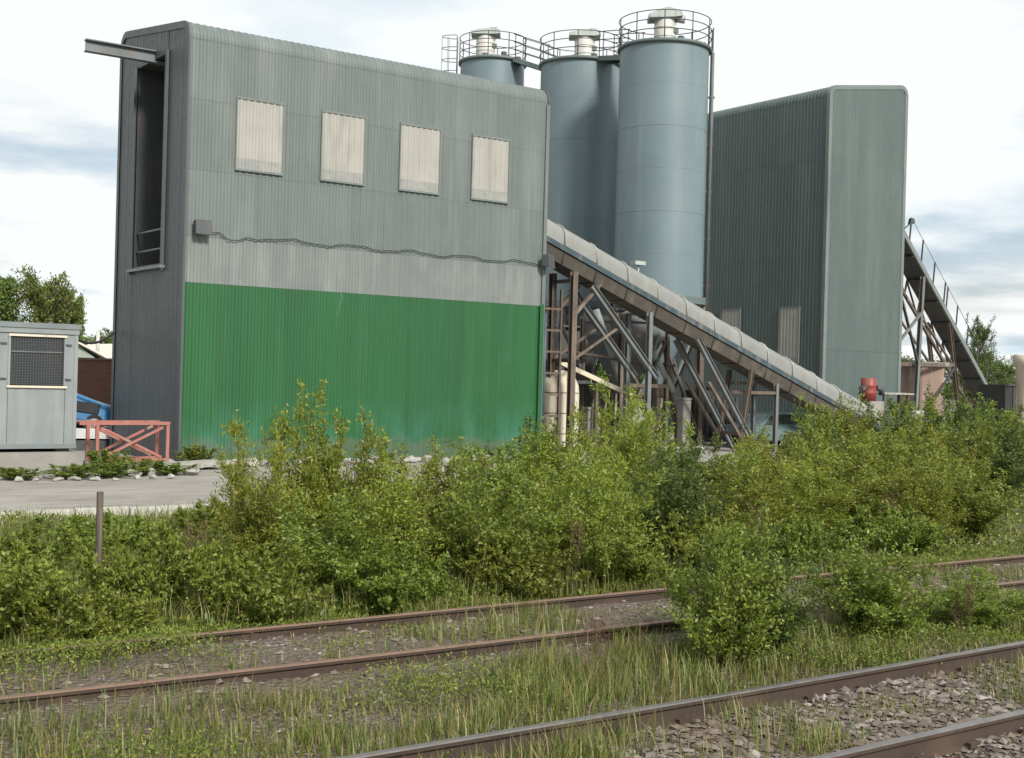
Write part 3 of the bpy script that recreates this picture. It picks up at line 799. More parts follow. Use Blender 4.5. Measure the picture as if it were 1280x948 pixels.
# ------------------------------------------------------------------ silos
def ring(c, r, z, n=32, a0=0, a1=2 * math.pi):
    return [(c[0] + r * math.cos(a0 + (a1 - a0) * i / n), c[1] + r * math.sin(a0 + (a1 - a0) * i / n), z) for i in range(n + (0 if abs(a1 - a0 - 2 * math.pi) < 1e-6 else 1))]
def silo(label, loc, R, ztop, zbot, capstyle, filt=(0, 0), leg_z=None):
    t = thing('cement_silo', label, 'silo', loc, 0, 'cement silos')
    c = (0, 0)
    ncourse = 6
    hh = (ztop - zbot) / ncourse
    for i in range(ncourse):
        b = MB(); b.lathe((0, 0, 0), [(R - 0.004 * (i % 2), zbot + hh * i), (R - 0.004 * (i % 2), zbot + hh * (i + 1) + 0.0)], 64)
        b.build('shell_course', 'silo', t)
    for i in range(1, ncourse):
        b = MB(); b.tube(ring(c, R + 0.0, zbot + hh * i, 64), 0.005, 5, closed=True); b.build('weld_seam', 'silo', t)
    b = MB(); b.lathe((0, 0, 0), [(R + 0.0, ztop - 0.10), (R + 0.10, ztop - 0.10), (R + 0.10, ztop + 0.02), (R + 0.06, ztop + 0.04), (0.01, ztop + 0.28)], 64)
    b.build('silo_roof', 'rim', t)
    # hopper cone and skirt
    b = MB(); b.lathe((0, 0, 0), [(R, zbot), (R - 0.02, zbot - 0.25), (0.35, zbot - 3.1), (0.28, zbot - 3.5)], 48); b.build('hopper_cone', 'silo', t)
    b = MB(); b.lathe((0, 0, 0), [(R + 0.02, zbot - 0.22), (R + 0.14, zbot - 0.22), (R + 0.14, zbot + 0.05), (R + 0.02, zbot + 0.05)], 48, False); b.build('ring_beam', 'rim', t)
    b = MB(); b.cbox((0, 0, zbot - 3.75), (0.7, 0.7, 0.5), 0.05); b.build('discharge_valve', 'rusty', t)
    q = R * 0.98
    for a in (0.25, 0.75, 1.25, 1.75):
        x, y = q * math.cos(a * math.pi), q * math.sin(a * math.pi)
        b = MB(); b.ibeam((x, y, 0), (x, y, zbot + 0.1), 0.22, 0.24); b.build('leg', 'rusty', t)
    for a in range(4):
        a0 = (0.25 + 0.5 * a) * math.pi; a1 = a0 + 0.5 * math.pi
        P0 = (q * math.cos(a0), q * math.sin(a0)); P1 = (q * math.cos(a1), q * math.sin(a1))
        b = MB(); b.bar((*P0, 0.4), (*P1, zbot - 0.6), 0.10, 0.10); b.build('cross_brace', 'greysteel', t)
        b = MB(); b.bar((P0[0] * 1.03, P0[1] * 1.03, zbot - 0.8), (P1[0] * 1.03, P1[1] * 1.03, 0.4), 0.09, 0.09); b.build('cross_brace', 'rusty', t)
    # guard rail
    rz = ztop + 0.02
    for k in range(10):
        a = 2 * math.pi * k / 10 + 0.2
        x, y = (R + 0.06) * math.cos(a), (R + 0.06) * math.sin(a)
        b = MB(); b.tube([(x, y, rz - 0.05), (x, y, rz + 1.12)], 0.022, 6); b.build('stanchion', 'darksteel', t)
    for z in (0.38, 0.75, 1.1):
        b = MB(); b.tube(ring(c, R + 0.06, rz + z, 48), 0.019, 6, closed=True); b.build('guard_rail', 'darksteel', t)
    # vent filter
    fx, fy = filt
    b = MB(); b.lathe((fx, fy, ztop + 0.15), [(0.44, 0), (0.44, 1.05), (0.40, 1.08)], 32)
    f = b.build('vent_filter', 'white', t)
    for z in (0.35, 0.7):
        b = MB(); b.tube(ring((fx, fy), 0.445, ztop + 0.15 + z, 32), 0.016, 5, closed=True); b.build('clamp_band', 'cap', f)
    top = ztop + 1.24
    b = MB()
    if capstyle == 2:
        b.prism([(-0.68, -0.05), (-0.70, 0.10), (-0.15, 0.34), (0.10, 0.40), (0.62, 0.22), (0.66, 0.05), (0.3, 0.0)], 'y', -0.5, 0.5)
        b.tube([(0.45, -0.15, 0.02), (0.78, -0.15, -0.02)], 0.17, 12)
    else:
        b.prism([(-0.68, 0.0), (-0.70, 0.12), (-0.2, 0.22), (0.35, 0.30), (0.66, 0.20), (0.68, 0.04), (0.4, 0.0)], 'y', -0.5, 0.5)
        b.box(0.2, 0.52, -0.2, 0.2, 0.27, 0.40)
    o = b.build('filter_cap', 'cap', t)
    o.location = (fx, fy, top); o.rotation_euler.z = math.radians(-36)
    b = MB(); b.cbox((0, 0, 0), (0.26, 0.10, 0.2), 0.02); k = b.build('relief_valve', 'rim', f); k.location = (fx + 0.2, fy - 0.42, ztop + 0.75)
    # small roof fittings
    for a, r in ((3.6, 0.7), (4.6, 1.1), (5.6, 1.2), (2.6, 0.9)):
        b = MB(); b.cbox((r * math.cos(a), r * math.sin(a), ztop + 0.22), (0.22, 0.22, 0.2), 0.03); b.build('roof_hatch', 'rim', t)
    return t
S3 = silo('blue-grey steel silo beside the far tower, widest of the three', (34.76, 38.56, 0), 1.8, 16.0, 5.9, 2)
S2 = silo('blue-grey steel silo in the middle of the three, half hidden by its neighbour', (34.89, 44.18, 0), 1.75, 16.4, 5.9, 1, (0.12, -0.1))
S1 = silo('blue-grey steel silo mostly hidden by the roof of the green-fronted building', (33.66, 49.27, 0), 1.5, 17.25, 6.2, 1, (-0.35, 0.1))
# fill pipe and ladder on the silo nearest the tower
ux, uy = 0.813, -0.582
def sp(k, s=0.0): return (ux * k - 0.582 * s, uy * k - 0.813 * s)
x, y = sp(1.93, 0.15)
b = MB(); b.tube([(x, y, 5.2), (x, y, 15.9), (x * 0.8, y * 0.8, 16.3)], 0.085, 10); b.build('fill_pipe', 'greysteel', S3)
for z in np.arange(6.5, 16, 1.9):
    b = MB(); b.bar((*sp(1.78, 0.15), z), (*sp(2.06, 0.15), z), 0.06, 0.08); b.build('pipe_bracket', 'darksteel', S3)
x, y = sp(1.98, -0.25)
for s_ in (-0.42, -0.1):
    x, y = sp(1.98, s_); b = MB(); b.tube([(x, y, 5.0), (x, y, 17.0)], 0.025, 6); b.build('ladder_stile', 'darksteel', S3)
for z in np.arange(5.2, 17.0, 0.3):
    b = MB(); b.tube([(*sp(1.98, -0.42), z), (*sp(1.98, -0.1), z)], 0.013, 5); b.build('ladder_rung', 'darksteel', S3)
# caged ladder on the far silo
lx, ly = -0.813 * 1.62, 0.582 * 1.62
def lp(da, db, z): return (lx + -0.813 * da - 0.582 * db, ly + 0.582 * da - 0.813 * db, z)
for s_ in (-0.2, 0.2):
    b = MB(); b.tube([lp(0.05, s_, 8), lp(0.05, s_, 18.45)], 0.026, 6); b.build('ladder_stile', 'greysteel', S1)
for z in np.arange(12, 18.3, 0.3):
    b = MB(); b.tube([lp(0.05, -0.2, z), lp(0.05, 0.2, z)], 0.014, 5); b.build('ladder_rung', 'greysteel', S1)
for z in np.arange(12.4, 18.7, 0.55):
    b = MB(); b.tube([lp(0.05 + 0.72 * math.sin(a), -0.36 * math.cos(a), z) for a in np.linspace(0, math.pi, 12)], 0.018, 5); b.build('cage_hoop', 'darksteel', S1)
for a in (0.6, 1.57, 2.5):
    b = MB(); b.tube([lp(0.05 + 0.72 * math.sin(a), -0.36 * math.cos(a), 12.3), lp(0.05 + 0.72 * math.sin(a), -0.36 * math.cos(a), 18.4)], 0.013, 5); b.build('cage_bar', 'greysteel', S1)
# walkways between the silo tops
def walkway(label, A, Bq, z0, z1):
    A = Vector((*A, z0)); Bq = Vector((*Bq, z1))
    t = thing('walkway_bridge', label, 'walkway', A)
    d = (Bq - A); n = Vector((-d.y, d.x, 0)).normalized()
    b = MB(); b.bar((0, 0, 0), d, 0.8, 0.06); b.build('deck', 'rim', t)
    for s_ in (-0.4, 0.4):
        b = MB(); b.bar(n * s_ + Vector((0, 0, -0.05)), d + n * s_ + Vector((0, 0, -0.05)), 0.06, 0.2); b.build('side_beam', 'rim', t)
        for z in (0.4, 0.75, 1.1):
            b = MB(); b.tube([n * s_ + Vector((0, 0, z)), d + n * s_ + Vector((0, 0, z))], 0.02, 6); b.build('guard_rail', 'darksteel', t)
        for k in (0.05, 0.95):
            b = MB(); b.tube([d * k + n * s_, d * k + n * s_ + Vector((0, 0, 1.12))], 0.02, 6); b.build('stanchion', 'darksteel', t)
    return t
walkway('narrow railed walkway joining the far silo top to the middle silo top', (34.05, 47.75), (34.75, 45.9), 17.2, 16.45)
walkway('short railed walkway joining the middle silo top to the widest silo top', (34.85, 42.45), (34.8, 40.3), 16.4, 16.05)

# ------------------------------------------------------------------ covered conveyor
CS = -0.365                                       # fall per metre along x
C1 = thing('covered_conveyor', 'long sloping conveyor with pale ribbed hood running down from the green-fronted building', 'conveyor', (24.72, 34.3, 0))
def ctop(x): return 8.31 + CS * x                  # hood crown, local x
CL = 18.4
npan = 13
seg = CL / npan
def arch(w, h, z, n=8):
    return [(-w / 2, z - h)] + [(-w / 2 * math.cos(math.pi * i / n), z - h * 0.55 + h * 0.55 * math.sin(math.pi * i / n)) for i in range(n + 1)] + [(w / 2, z - h)]
for i in range(npan):
    x0, x1 = i * seg, (i + 1) * seg + 0.06
    e = 0.012 if i % 2 else 0.0
    b = MB(); pr0 = arch(1.14 + 2 * e, 0.74, e); n = len(pr0)
    b.add([(x0, p, ctop(x0) + z) for p, z in pr0] + [(x1, p, ctop(x1) + z) for p, z in pr0], [(k, k + 1, n + k + 1, n + k) for k in range(n - 1)], True)
    o = b.build('hood_panel', 'cover', C1)
    lip = MB(); pr1 = arch(1.19, 0.74, 0.022)
    lip.tube([(x0 + 0.03, p, ctop(x0 + 0.03) + z) for p, z in pr1], 0.022, 5); lip.build('hood_rib', 'cap', o)
def cbar(y, dz, w, h, name, mat, x0=0.0, x1=CL):
    b = MB(); b.bar((x0, y, ctop(x0) + dz), (x1, y, ctop(x1) + dz), w, h); return b.build(name, mat, C1)
for y in (-0.62, 0.62):
    cbar(y, -0.86, 0.07, 0.17, 'stringer', 'bluechan')
b = MB(); b.bar((0, 0, ctop(0) - 0.93), (CL, 0, ctop(CL) - 0.93), 1.1, 0.06); b.build('belt', 'rubber', C1)
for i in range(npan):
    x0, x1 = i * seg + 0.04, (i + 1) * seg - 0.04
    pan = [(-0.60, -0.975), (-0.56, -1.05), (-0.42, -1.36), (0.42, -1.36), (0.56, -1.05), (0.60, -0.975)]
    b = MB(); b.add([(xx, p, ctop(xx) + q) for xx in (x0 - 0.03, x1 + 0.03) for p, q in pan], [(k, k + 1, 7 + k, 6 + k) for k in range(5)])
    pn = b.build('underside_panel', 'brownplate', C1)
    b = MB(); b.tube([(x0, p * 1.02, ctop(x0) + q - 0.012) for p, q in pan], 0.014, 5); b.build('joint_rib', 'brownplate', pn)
    b = MB(); b.tube([(x0 + 0.3, -0.55, ctop(x0 + 0.3) - 1.0), (x0 + 0.3, 0.55, ctop(x0 + 0.3) - 1.0)], 0.03, 8); b.build('idler_roller', 'rusty', C1)
def wbar(root, p, q, w, h, name, mat):
    b = MB(); b.bar(p, q, w, h); return b.build(name, mat, root, True)
def wang(root, p, q, w, name, mat):
    b = MB(); b.angle(p, q, w); return b.build(name, mat, root, True)
def wib(root, p, q, w, h, name, mat):
    b = MB(); b.ibeam(p, q, w, h); return b.build(name, mat, root, True)
# supports of the conveyor
for yy in (33.72, 34.88):
    wib(C1, (26.6, yy, 0), (26.6, yy, 6.2), 0.2, 0.2, 'leg', 'rusty')
    wbar(C1, (26.65, yy, 4.75), (27.75, yy, 5.85), 0.11, 0.11, 'knee_brace', 'rusty')
    wib(C1, (27.36, yy - 0.05, 5.75), (30.4, yy - 0.05, 2.7), 0.18, 0.2, 'strut', 'greysteel')
    wib(C1, (30.05, yy, 0), (30.05, yy, 5.0), 0.16, 0.18, 'leg', 'greysteel')
    wib(C1, (32.40, yy, 4.15), (35.55, yy, 0.1), 0.16, 0.2, 'strut', 'greysteel')
    wib(C1, (35.25, yy, 3.1), (34.68, yy, 0.0), 0.14, 0.16, 'leg', 'rusty')
    wib(C1, (36.60, yy, 2.62), (36.60, yy, 0.0), 0.14, 0.16, 'leg', 'greysteel')
    wbar(C1, (35.16, yy, 2.25), (36.6, yy, 2.25), 0.10, 0.12, 'cross_beam', 'rusty')
    wbar(C1, (33.0, yy, 2.6), (34.8, yy, 0.5), 0.10, 0.11, 'brace', 'rusty')
    wbar(C1, (26.6, yy, 3.2), (28.7, yy, 4.45), 0.07, 0.08, 'brace', 'rusty')
    wib(C1, (40.6, yy, 0), (40.6, yy, 1.2), 0.12, 0.12, 'leg', 'rusty')
for x, z in ((26.6, 5.9), (26.6, 3.2), (30.05, 4.2), (30.05, 2.0), (35.2, 2.6), (36.6, 2.2), (34.8, 0.7)):
    wbar(C1, (x, 33.7, z), (x, 34.9, z), 0.10, 0.12, 'cross_beam', 'rusty')
# access ladder beside the end wall
LD = thing('access_ladder', 'rusty brown steel ladder standing beside the end wall under the conveyor', 'ladder', (25.9, 34.0, 0))
for xx in (25.55, 26.3):
    wbar(LD, (xx, 34.0, 0), (xx, 34.0, 5.6), 0.07, 0.09, 'stile', 'rusty')
for z in np.arange(0.6, 5.4, 0.72):
    wbar(LD, (25.55, 34.0, z), (26.3, 34.0, z), 0.06, 0.07, 'rung', 'rusty')
# small lamp post fitted on conveyor hood
b = MB(); b.tube([(5.5, 0.3, ctop(5.5) - 0.1), (5.5, 0.3, ctop(5.5) + 0.45)], 0.035, 6); b.cbox((5.5, 0.3, ctop(5.5) + 0.5), (0.5, 0.3, 0.14), 0.03); b.build('inspection_box', 'cap', C1)
b = MB(); b.tube([(1.0, 0.45, ctop(1.0) - 0.1), (1.0, 0.45, ctop(1.0) + 0.5)], 0.03, 6); b.cbox((1.0, 0.45, ctop(1.0) + 0.55), (0.3, 0.14, 0.12), 0.02); b.build('inspection_box', 'cap', C1)

# ------------------------------------------------------------------ lean-to, tanks, and machinery under the silos
CN = thing('lean_to_roof', 'dusty brown lean-to roof on posts beside the end of the green wall', 'lean-to', (28.6, 35.9, 0))
for i in range(5):
    xa, xb = 27.3 + i * 0.66, 27.3 + (i + 1) * 0.66 - 0.01
    za, zb = 3.22 - (xa - 27.3) * 0.335, 3.22 - (xb - 27.3) * 0.335
    b = MB(); b.bar((xa, 36.0, za), (xb, 36.0, zb), 1.5, 0.03); b.build('roof_sheet', 'brownplate', CN, True)
wbar(CN, (27.25, 35.22, 3.16), (30.65, 35.22, 2.02), 0.09, 0.16, 'roof_edge', 'cream')
wbar(CN, (27.25, 36.78, 3.16), (30.65, 36.78, 2.02), 0.09, 0.16, 'roof_edge', 'brownplate')
for x in (27.4, 29.0, 30.5):
    for y in (35.3, 36.7):
        wbar(CN, (x, y, 0), (x, y, 3.1 - (x - 27.3) * 0.335), 0.12, 0.12, 'post', 'rusty')
wbar(CN, (27.4, 35.35, 2.45), (29.1, 35.35, 2.50), 0.10, 0.12, 'cross_beam', 'darksteel')

TK = thing('cream_tank', 'upright cream tank with a domed top beside the corner of the green wall', 'tank', (27.05, 34.95, 0))
b = MB(); b.lathe((0, 0, 0), [(0.70, 0.25), (0.70, 2.1), (0.67, 2.35), (0.56, 2.6), (0.36, 2.8), (0.12, 2.88), (0.01, 2.89)], 40); b.build('shell', 'cream', TK)
b = MB(); b.lathe((0, 0, 0), [(0.01, 2.87), (0.14, 2.87), (0.14, 2.99), (0.01, 3.0)], 16); b.build('filler_cap', 'darksteel', TK)
for z in (0.7, 1.4, 2.1):
    b = MB(); b.tube(ring((0, 0), 0.705, z, 36), 0.014, 5, closed=True); b.build('band', 'rusty', TK)
for a in (0.5, 2.1, 3.7, 5.2):
    b = MB(); b.bar((0.62 * math.cos(a), 0.62 * math.sin(a), 0), (0.62 * math.cos(a), 0.62 * math.sin(a), 0.4), 0.12); b.build('leg', 'rusty', TK)

def posts(name, label, cat, loc, w, h, mat, group=None):
    t = thing(name, label, cat, loc, 0, group)
    b = MB(); b.cbox((0, 0, h / 2), (w, w, h), w * 0.12); b.build('shaft', mat, t)
    b = MB(); b.cbox((0, 0, h + 0.04), (w * 1.15, w * 1.15, 0.08), w * 0.1); b.build('cap', mat, t)
    return t
posts('concrete_post', 'stubby pale concrete post under the lean-to roof', 'post', (29.1, 35.75, 0), 0.42, 1.5, 'concrete', 'concrete posts under the plant')
posts('concrete_post', 'stubby pale concrete post beside the teal car', 'post', (33.6, 35.6, 0), 0.40, 1.9, 'concrete', 'concrete posts under the plant')

SH = thing('mixing_shed', 'dark corrugated shed in the shade under the silos behind the hopper', 'shed', (27.2, 40.6, 0))
me = sheet(0.998, 4.6, 4, 0.04); me.materials.append(MAT['duskplate'])
for i in range(6): link('cladding_sheet', me, None, SH, (i * 1.0, -0.004 * (i % 2), 0))
b = MB(); b.box(0, 6, 0.05, 2.5, 0, 4.5); b.build('frame', 'darksteel', SH)
b = MB(); b.bar((-0.1, 1.2, 4.7), (6.1, 1.2, 4.7), 2.8, 0.08); b.build('roof', 'brownplate', SH)
b = MB(); b.box(2.2, 3.4, -0.09, -0.045, 0, 2.2); b.build('door', 'rusty', SH)

# weigh hopper under the middle of the plant
HP = thing('weigh_hopper', 'rusty funnel-shaped steel hopper on legs beneath the silos', 'hopper', (31.9, 37.2, 0))
b = MB()
def fr(c, w, z): return [(c[0] - w, c[1] - w, z), (c[0] + w, c[1] - w, z), (c[0] + w, c[1] + w, z), (c[0] - w, c[1] + w, z)]
b.add(fr((0, 0), 1.1, 4.9) + fr((0, 0), 1.1, 4.3) + fr((0, 0), 0.3, 2.4) + fr((0, 0), 0.3, 2.1), [(i + 4 * k, (i + 1) % 4 + 4 * k, (i + 1) % 4 + 4 * k + 4, i + 4 * k + 4) for k in range(3) for i in range(4)])
b.build('funnel', 'greysteel', HP)
for sx in (-1, 1):
    for sy in (-1, 1):
        b = MB(); b.ibeam((sx * 1.15, sy * 1.15, 0), (sx * 1.15, sy * 1.15, 5.0), 0.14, 0.16); b.build('leg', 'rusty', HP)
for sy in (-1, 1):
    b = MB(); b.bar((-1.15, sy * 1.15, 0.3), (1.15, sy * 1.15, 4.2), 0.09); b.build('brace', 'rusty', HP)
    b = MB(); b.bar((-1.15, sy * 1.15, 4.9), (1.15, sy * 1.15, 4.9), 0.12, 0.2); b.build('top_beam', 'greysteel', HP)
    b = MB(); b.bar((-1.15, sy * 1.15, 2.4), (1.15, sy * 1.15, 2.4), 0.1, 0.14); b.build('mid_beam', 'rusty', HP)
for sx in (-1, 1):
    b = MB(); b.bar((sx * 1.15, -1.1, 4.9), (sx * 1.15, 1.1, 4.9), 0.12, 0.2); b.build('top_beam', 'greysteel', HP)
# screw feeder pipes from silos to hopper
def pipe(name, label, p, q, r, mat):
    t = thing(name, label, 'pipe', p)
    d = Vector(q) - Vector(p)
    b = MB(); b.tube([(0, 0, 0), d], r, 14); b.build('barrel', mat, t)
    for k in (0.03, 0.5, 0.97):
        b = MB(); b.tube([d * k, d * (k + 0.02)], r * 1.3, 14); b.build('flange', 'rusty', t)
    b = MB(); b.cbox(d * 0.99 + Vector((0, 0, r)), (r * 2.2, r * 2.2, r * 2), 0.03); b.build('motor', 'bluechan', t)
    return t
pipe('screw_feeder', 'thick grey pipe slanting up beneath the widest silo towards the hopper', (34.76, 38.56, 2.1), (31.9, 37.3, 5.3), 0.17, 'greysteel')
pipe('screw_feeder', 'thin brown pipe slanting up between the silo legs towards the hopper', (34.8, 43.9, 2.1), (32.2, 38.0, 5.5), 0.14, 'rusty')
PRK = thing('pipe_rack', 'tangle of dusty grey-brown pipes and struts beneath the silos', 'pipe rack', (30.5, 37.2, 0))
for i, (p, q, r_, m_) in enumerate((((27.8, 37.0, 0), (28.9, 37.4, 5.0), 0.07, 'greysteel'), ((28.6, 37.0, 4.6), (30.6, 36.6, 1.0), 0.09, 'greysteel'), ((29.3, 36.6, 0), (29.6, 36.8, 5.2), 0.06, 'rusty'), ((30.4, 36.3, 4.4), (32.9, 36.0, 0.6), 0.07, 'rusty'),
        ((31.0, 36.2, 0.3), (32.6, 36.0, 4.4), 0.06, 'greysteel'), ((33.1, 36.4, 4.6), (33.9, 36.2, 0), 0.10, 'rusty'), ((28.2, 36.4, 3.6), (33.6, 36.2, 3.2), 0.06, 'rusty'), ((30.2, 36.9, 5.2), (31.2, 36.5, 2.4), 0.12, 'cap'), ((32.3, 36.2, 3.9), (33.4, 36.0, 2.2), 0.12, 'cap'))):
    b = MB(); b.tube([p, ((p[0] + q[0]) / 2 + 0.05, (p[1] + q[1]) / 2, (p[2] + q[2]) / 2 - 0.05), q], r_, 8); b.build('pipe' if r_ > 0.08 else 'strut', m_, PRK, True)

# black generator casing behind the car
GN = thing('machine_housing', 'black ribbed machine housing behind the teal car', 'machine', (37.6, 38.2, 0))
b = MB(); b.cbox((0, 0, 1.2), (2.4, 1.3, 2.1), 0.08); b.build('casing', 'black', GN)
for i in range(7):
    b = MB(); b.box(-0.95 + i * 0.28, -0.83 + i * 0.28, -0.69, -0.655, 0.5, 2.0); b.build('rib', 'darksteel', GN)
b = MB(); b.cbox((0.2, 0, 2.32), (1.5, 0.8, 0.14), 0.05); b.build('lid', 'rubber', GN)
b = MB(); b.tube([(-0.8, 0.1, 2.2), (-0.8, 0.1, 2.75), (-0.65, 0.1, 2.85)], 0.07, 8); b.build('exhaust', 'rusty', GN)

# ------------------------------------------------------------------ cars
def car(label, loc, rotz, mat, tilt=None, glass=True):
    t = thing('car', label, 'car', loc, rotz)
    if tilt: t.rotation_euler = (tilt[0], tilt[1], rotz)
    body = [(-2.0, 0.35), (-2.05, 0.62), (-1.98, 0.86), (-1.25, 0.95), (-0.55, 1.38), (0.2, 1.45), (1.05, 1.42), (1.75, 1.0), (1.98, 0.92), (2.02, 0.5), (1.95, 0.32)]
    b = MB(); n = len(body)
    secs = [(-0.80, 0.86), (-0.83, 0.97), (-0.6, 1.0), (0.6, 1.0), (0.83, 0.97), (0.80, 0.86)]
    def taper(p, y):
        k = 1.0 - max(0, (p[1] - 0.95)) * 0.42
        return y * k
    rows_ = []
    for y, s in ((-0.82, 0.97), (-0.76, 1.0), (-0.3, 1.02), (0.3, 1.02), (0.76, 1.0), (0.82, 0.97)):
        rows_.append([(p[0] * s, taper(p, y), 0.32 + (p[1] - 0.32) * s) for p in body])
    for r in rows_: b.add(r, [])
    for j in range(len(rows_) - 1):
        for i in range(n):
            b.f.append((j * n + i, j * n + (i + 1) % n, (j + 1) * n + (i + 1) % n, (j + 1) * n + i)); b.smooth.append(False)
    b.f.append(tuple(range(n))); b.smooth.append(False)
    b.f.append(tuple(range(len(rows_) * n - 1, (len(rows_) - 1) * n - 1, -1))); b.smooth.append(False)
    if tilt:
        cr_ = random.Random(3)
        b.v = [(p[0] + cr_.uniform(-0.09, 0.09), p[1] + cr_.uniform(-0.06, 0.06), p[2] + cr_.uniform(-0.13, 0.05) - (0.22 if p[2] > 1.1 else 0)) for p in b.v]
    o = b.build('body', mat, t)
    def pane(pts): 
        g = MB(); g.add(pts, [tuple(range(len(pts)))]); g.build('window', 'glassdark', t)
    for s in (() if tilt else (-1, 1)):
        def yy(z): return s * (0.825 * (1 - max(0, z - 0.95) * 0.42) * 1.0 + 0.004)
        pane([(-1.02, yy(1.0), 1.0), (-0.1, yy(1.0), 1.0), (-0.1, yy(1.36), 1.36), (-0.48, yy(1.34), 1.34)])
        pane([(-0.02, yy(1.0), 1.0), (0.75, yy(1.0), 1.0), (0.75, yy(1.36), 1.36), (-0.02, yy(1.37), 1.37)])
        pane([(0.83, yy(1.0), 1.0), (1.5, yy(1.02), 1.02), (1.05, yy(1.34), 1.34), (0.83, yy(1.35), 1.35)])
        h = MB(); h.cbox((-1.99, s * 0.58, 0.72), (0.12, 0.34, 0.17), 0.03); h.build('headlight', 'lens', t)
        h = MB(); h.cbox((1.97, s * 0.62, 0.78), (0.1, 0.26, 0.2), 0.03); h.build('tail_light', 'redbright', t)
        d = MB(); d.cbox((0.55, s * 0.832, 0.88), (0.18, 0.02, 0.035)); d.build('door_handle', 'black', t)
    for s in ((-1, 1) if tilt else ()):
        h = MB(); h.cbox((-0.9, s * 0.80, 0.78), (0.9, 0.12, 0.3), 0.05); h.build('torn_opening', 'black', t)
    wind = [(-1.19, 0.66, 1.005), (-1.19, -0.66, 1.005), (-0.60, -0.56, 1.37), (-0.60, 0.56, 1.37)]
    if not tilt: pane(wind); pane([(1.70, -0.64, 1.06), (1.70, 0.64, 1.06), (1.13, 0.56, 1.405), (1.13, -0.56, 1.405)])
    for px in (-2.03, 2.0):
        m_ = MB(); m_.cbox((px, 0, 0.48), (0.14, 1.6, 0.2), 0.05); m_.build('bumper', 'black', t)
    for x in (-1.25, 1.25):
        for s in (-1, 1):
            w = MB(); w.tube([(0, -0.09, 0), (0, -0.085, 0), (0, 0.085, 0), (0, 0.09, 0)], [0.26, 0.30, 0.30, 0.26], 20)
            wo_ = w.build('tyre', 'rubber', t); wo_.location = (x, s * 0.76, 0.30)
            r_ = MB(); r_.tube([(0, s * 0.085, 0), (0, s * 0.10, 0)], 0.18, 16); r_.build('rim', 'cap', wo_)
    return t
car('dull teal hatchback parked behind the conveyor legs', (38.7, 36.05, 0.0), 0.0, 'tealcar')

# ------------------------------------------------------------------ red motor, plank bench and small things at the foot of the tower
RM = thing('red_drum', 'red ribbed steel drum standing on a block at the foot of the conveyor', 'drum', (44.5, 35.7, 0))
b = MB(); b.lathe((0, 0, 0), [(0.01, 1.98), (0.33, 1.98), (0.33, 2.29), (0.35, 2.32), (0.33, 2.35), (0.33, 2.6), (0.35, 2.63), (0.33, 2.66), (0.33, 2.95), (0.31, 2.96), (0.30, 2.9), (0.01, 2.9)], 28); b.build('shell', 'redbright', RM)
b = MB(); b.cbox((0, 0, 0.99), (1.0, 1.0, 1.97), 0.06); b.build('plinth', 'concrete', RM)
for sx in (-1, 1):
    b = MB(); b.tube([(sx * 0.36, -0.1, 2.55), (sx * 0.66, -0.15, 2.5), (sx * 0.72, -0.15, 2.25)], 0.13, 8); b.build('hose_stub', 'darksteel', RM)
TB = thing('plank_bench', 'pale weathered planks laid on trestles at the foot of the tower', 'bench', (46.4, 35.9, 0))
for i in range(3):
    b = MB(); b.box(-1.2, 1.05 + 0.05 * i, -0.36 + i * 0.25, -0.14 + i * 0.25, 2.28 + 0.008 * i, 2.34 + 0.008 * i); b.build('plank', 'rubble', TB)
for x in (-0.9, 0.75):
    for y in (-0.3, 0.3):
        b = MB(); b.bar((x, y, 0), (x, y * 0.8, 2.28), 0.09); b.build('leg', 'timber', TB)
WT = thing('water_butt', 'small pale grey plastic tank beside the plank bench', 'tank', (46.75, 35.1, 0))
b = MB(); b.cbox((0, 0, 1.05), (0.8, 0.8, 1.1), 0.12); b.build('body', 'cap', WT)
b = MB(); b.lathe((0, 0, 0), [(0.2, 1.6), (0.2, 1.72), (0.01, 1.73)], 16); b.build('lid', 'darksteel', WT)
b = MB(); b.cbox((0, 0, 0.25), (0.9, 0.9, 0.49), 0.05); b.build('pallet_stack', 'timber', WT)

# ------------------------------------------------------------------ the steep open conveyor beyond the tower
A2 = Vector((49.6, 39.05, 11.5)); E2 = Vector((69.9, 46.1, 1.45))
C2 = thing('open_conveyor', 'steep dark conveyor with thin handrail posts descending from the far tower', 'conveyor', (A2.x, A2.y, 0))
d2 = (E2 - A2); h2 = Vector((d2.x, d2.y, 0)).normalized(); nr = Vector((h2.y, -h2.x, 0))   # nr: towards the tracks
up2 = nr.cross(d2.normalized()); 
if up2.z < 0: up2 = -up2
A2l = Vector((0, 0, A2.z))
def c2(k, s=0.0, u=0.0): return A2l + d2 * k + nr * s + up2 * u
for s_, m_, nm in ((0.05, 'trim', 'near_stringer'), (-0.95, 'rusty', 'far_stringer')):
    b = MB(); b.bar(c2(0, s_, -0.12), c2(1, s_, -0.12), 0.09, 0.30, up2); b.build(nm, m_, C2)
npn = 10
for i in range(npn):
    k0, k1 = i / npn + 0.002, (i + 1) / npn - 0.002
    b = MB(); b.bar(c2(k0, -0.45, -0.22), c2(k1, -0.45, -0.22), 0.9, 0.04, up2); b.build('underside_panel', 'duskplate', C2)
    b = MB(); b.bar(c2(i / npn, 0.02, -0.30), c2(i / npn, -1.0, -0.30), 0.09, 0.12, up2); b.build('cross_member', 'darksteel', C2)
    b = MB(); b.bar(c2(k0, -0.98, -0.35), c2(k1, -0.98, -1.1), 0.08, 0.08, up2); b.build('truss_brace', 'rusty', C2)
    b = MB(); b.bar(c2(k0, -0.98, -0.35), c2(k0, -0.98, -1.1), 0.08, 0.08, up2); b.build('truss_post', 'rusty', C2)
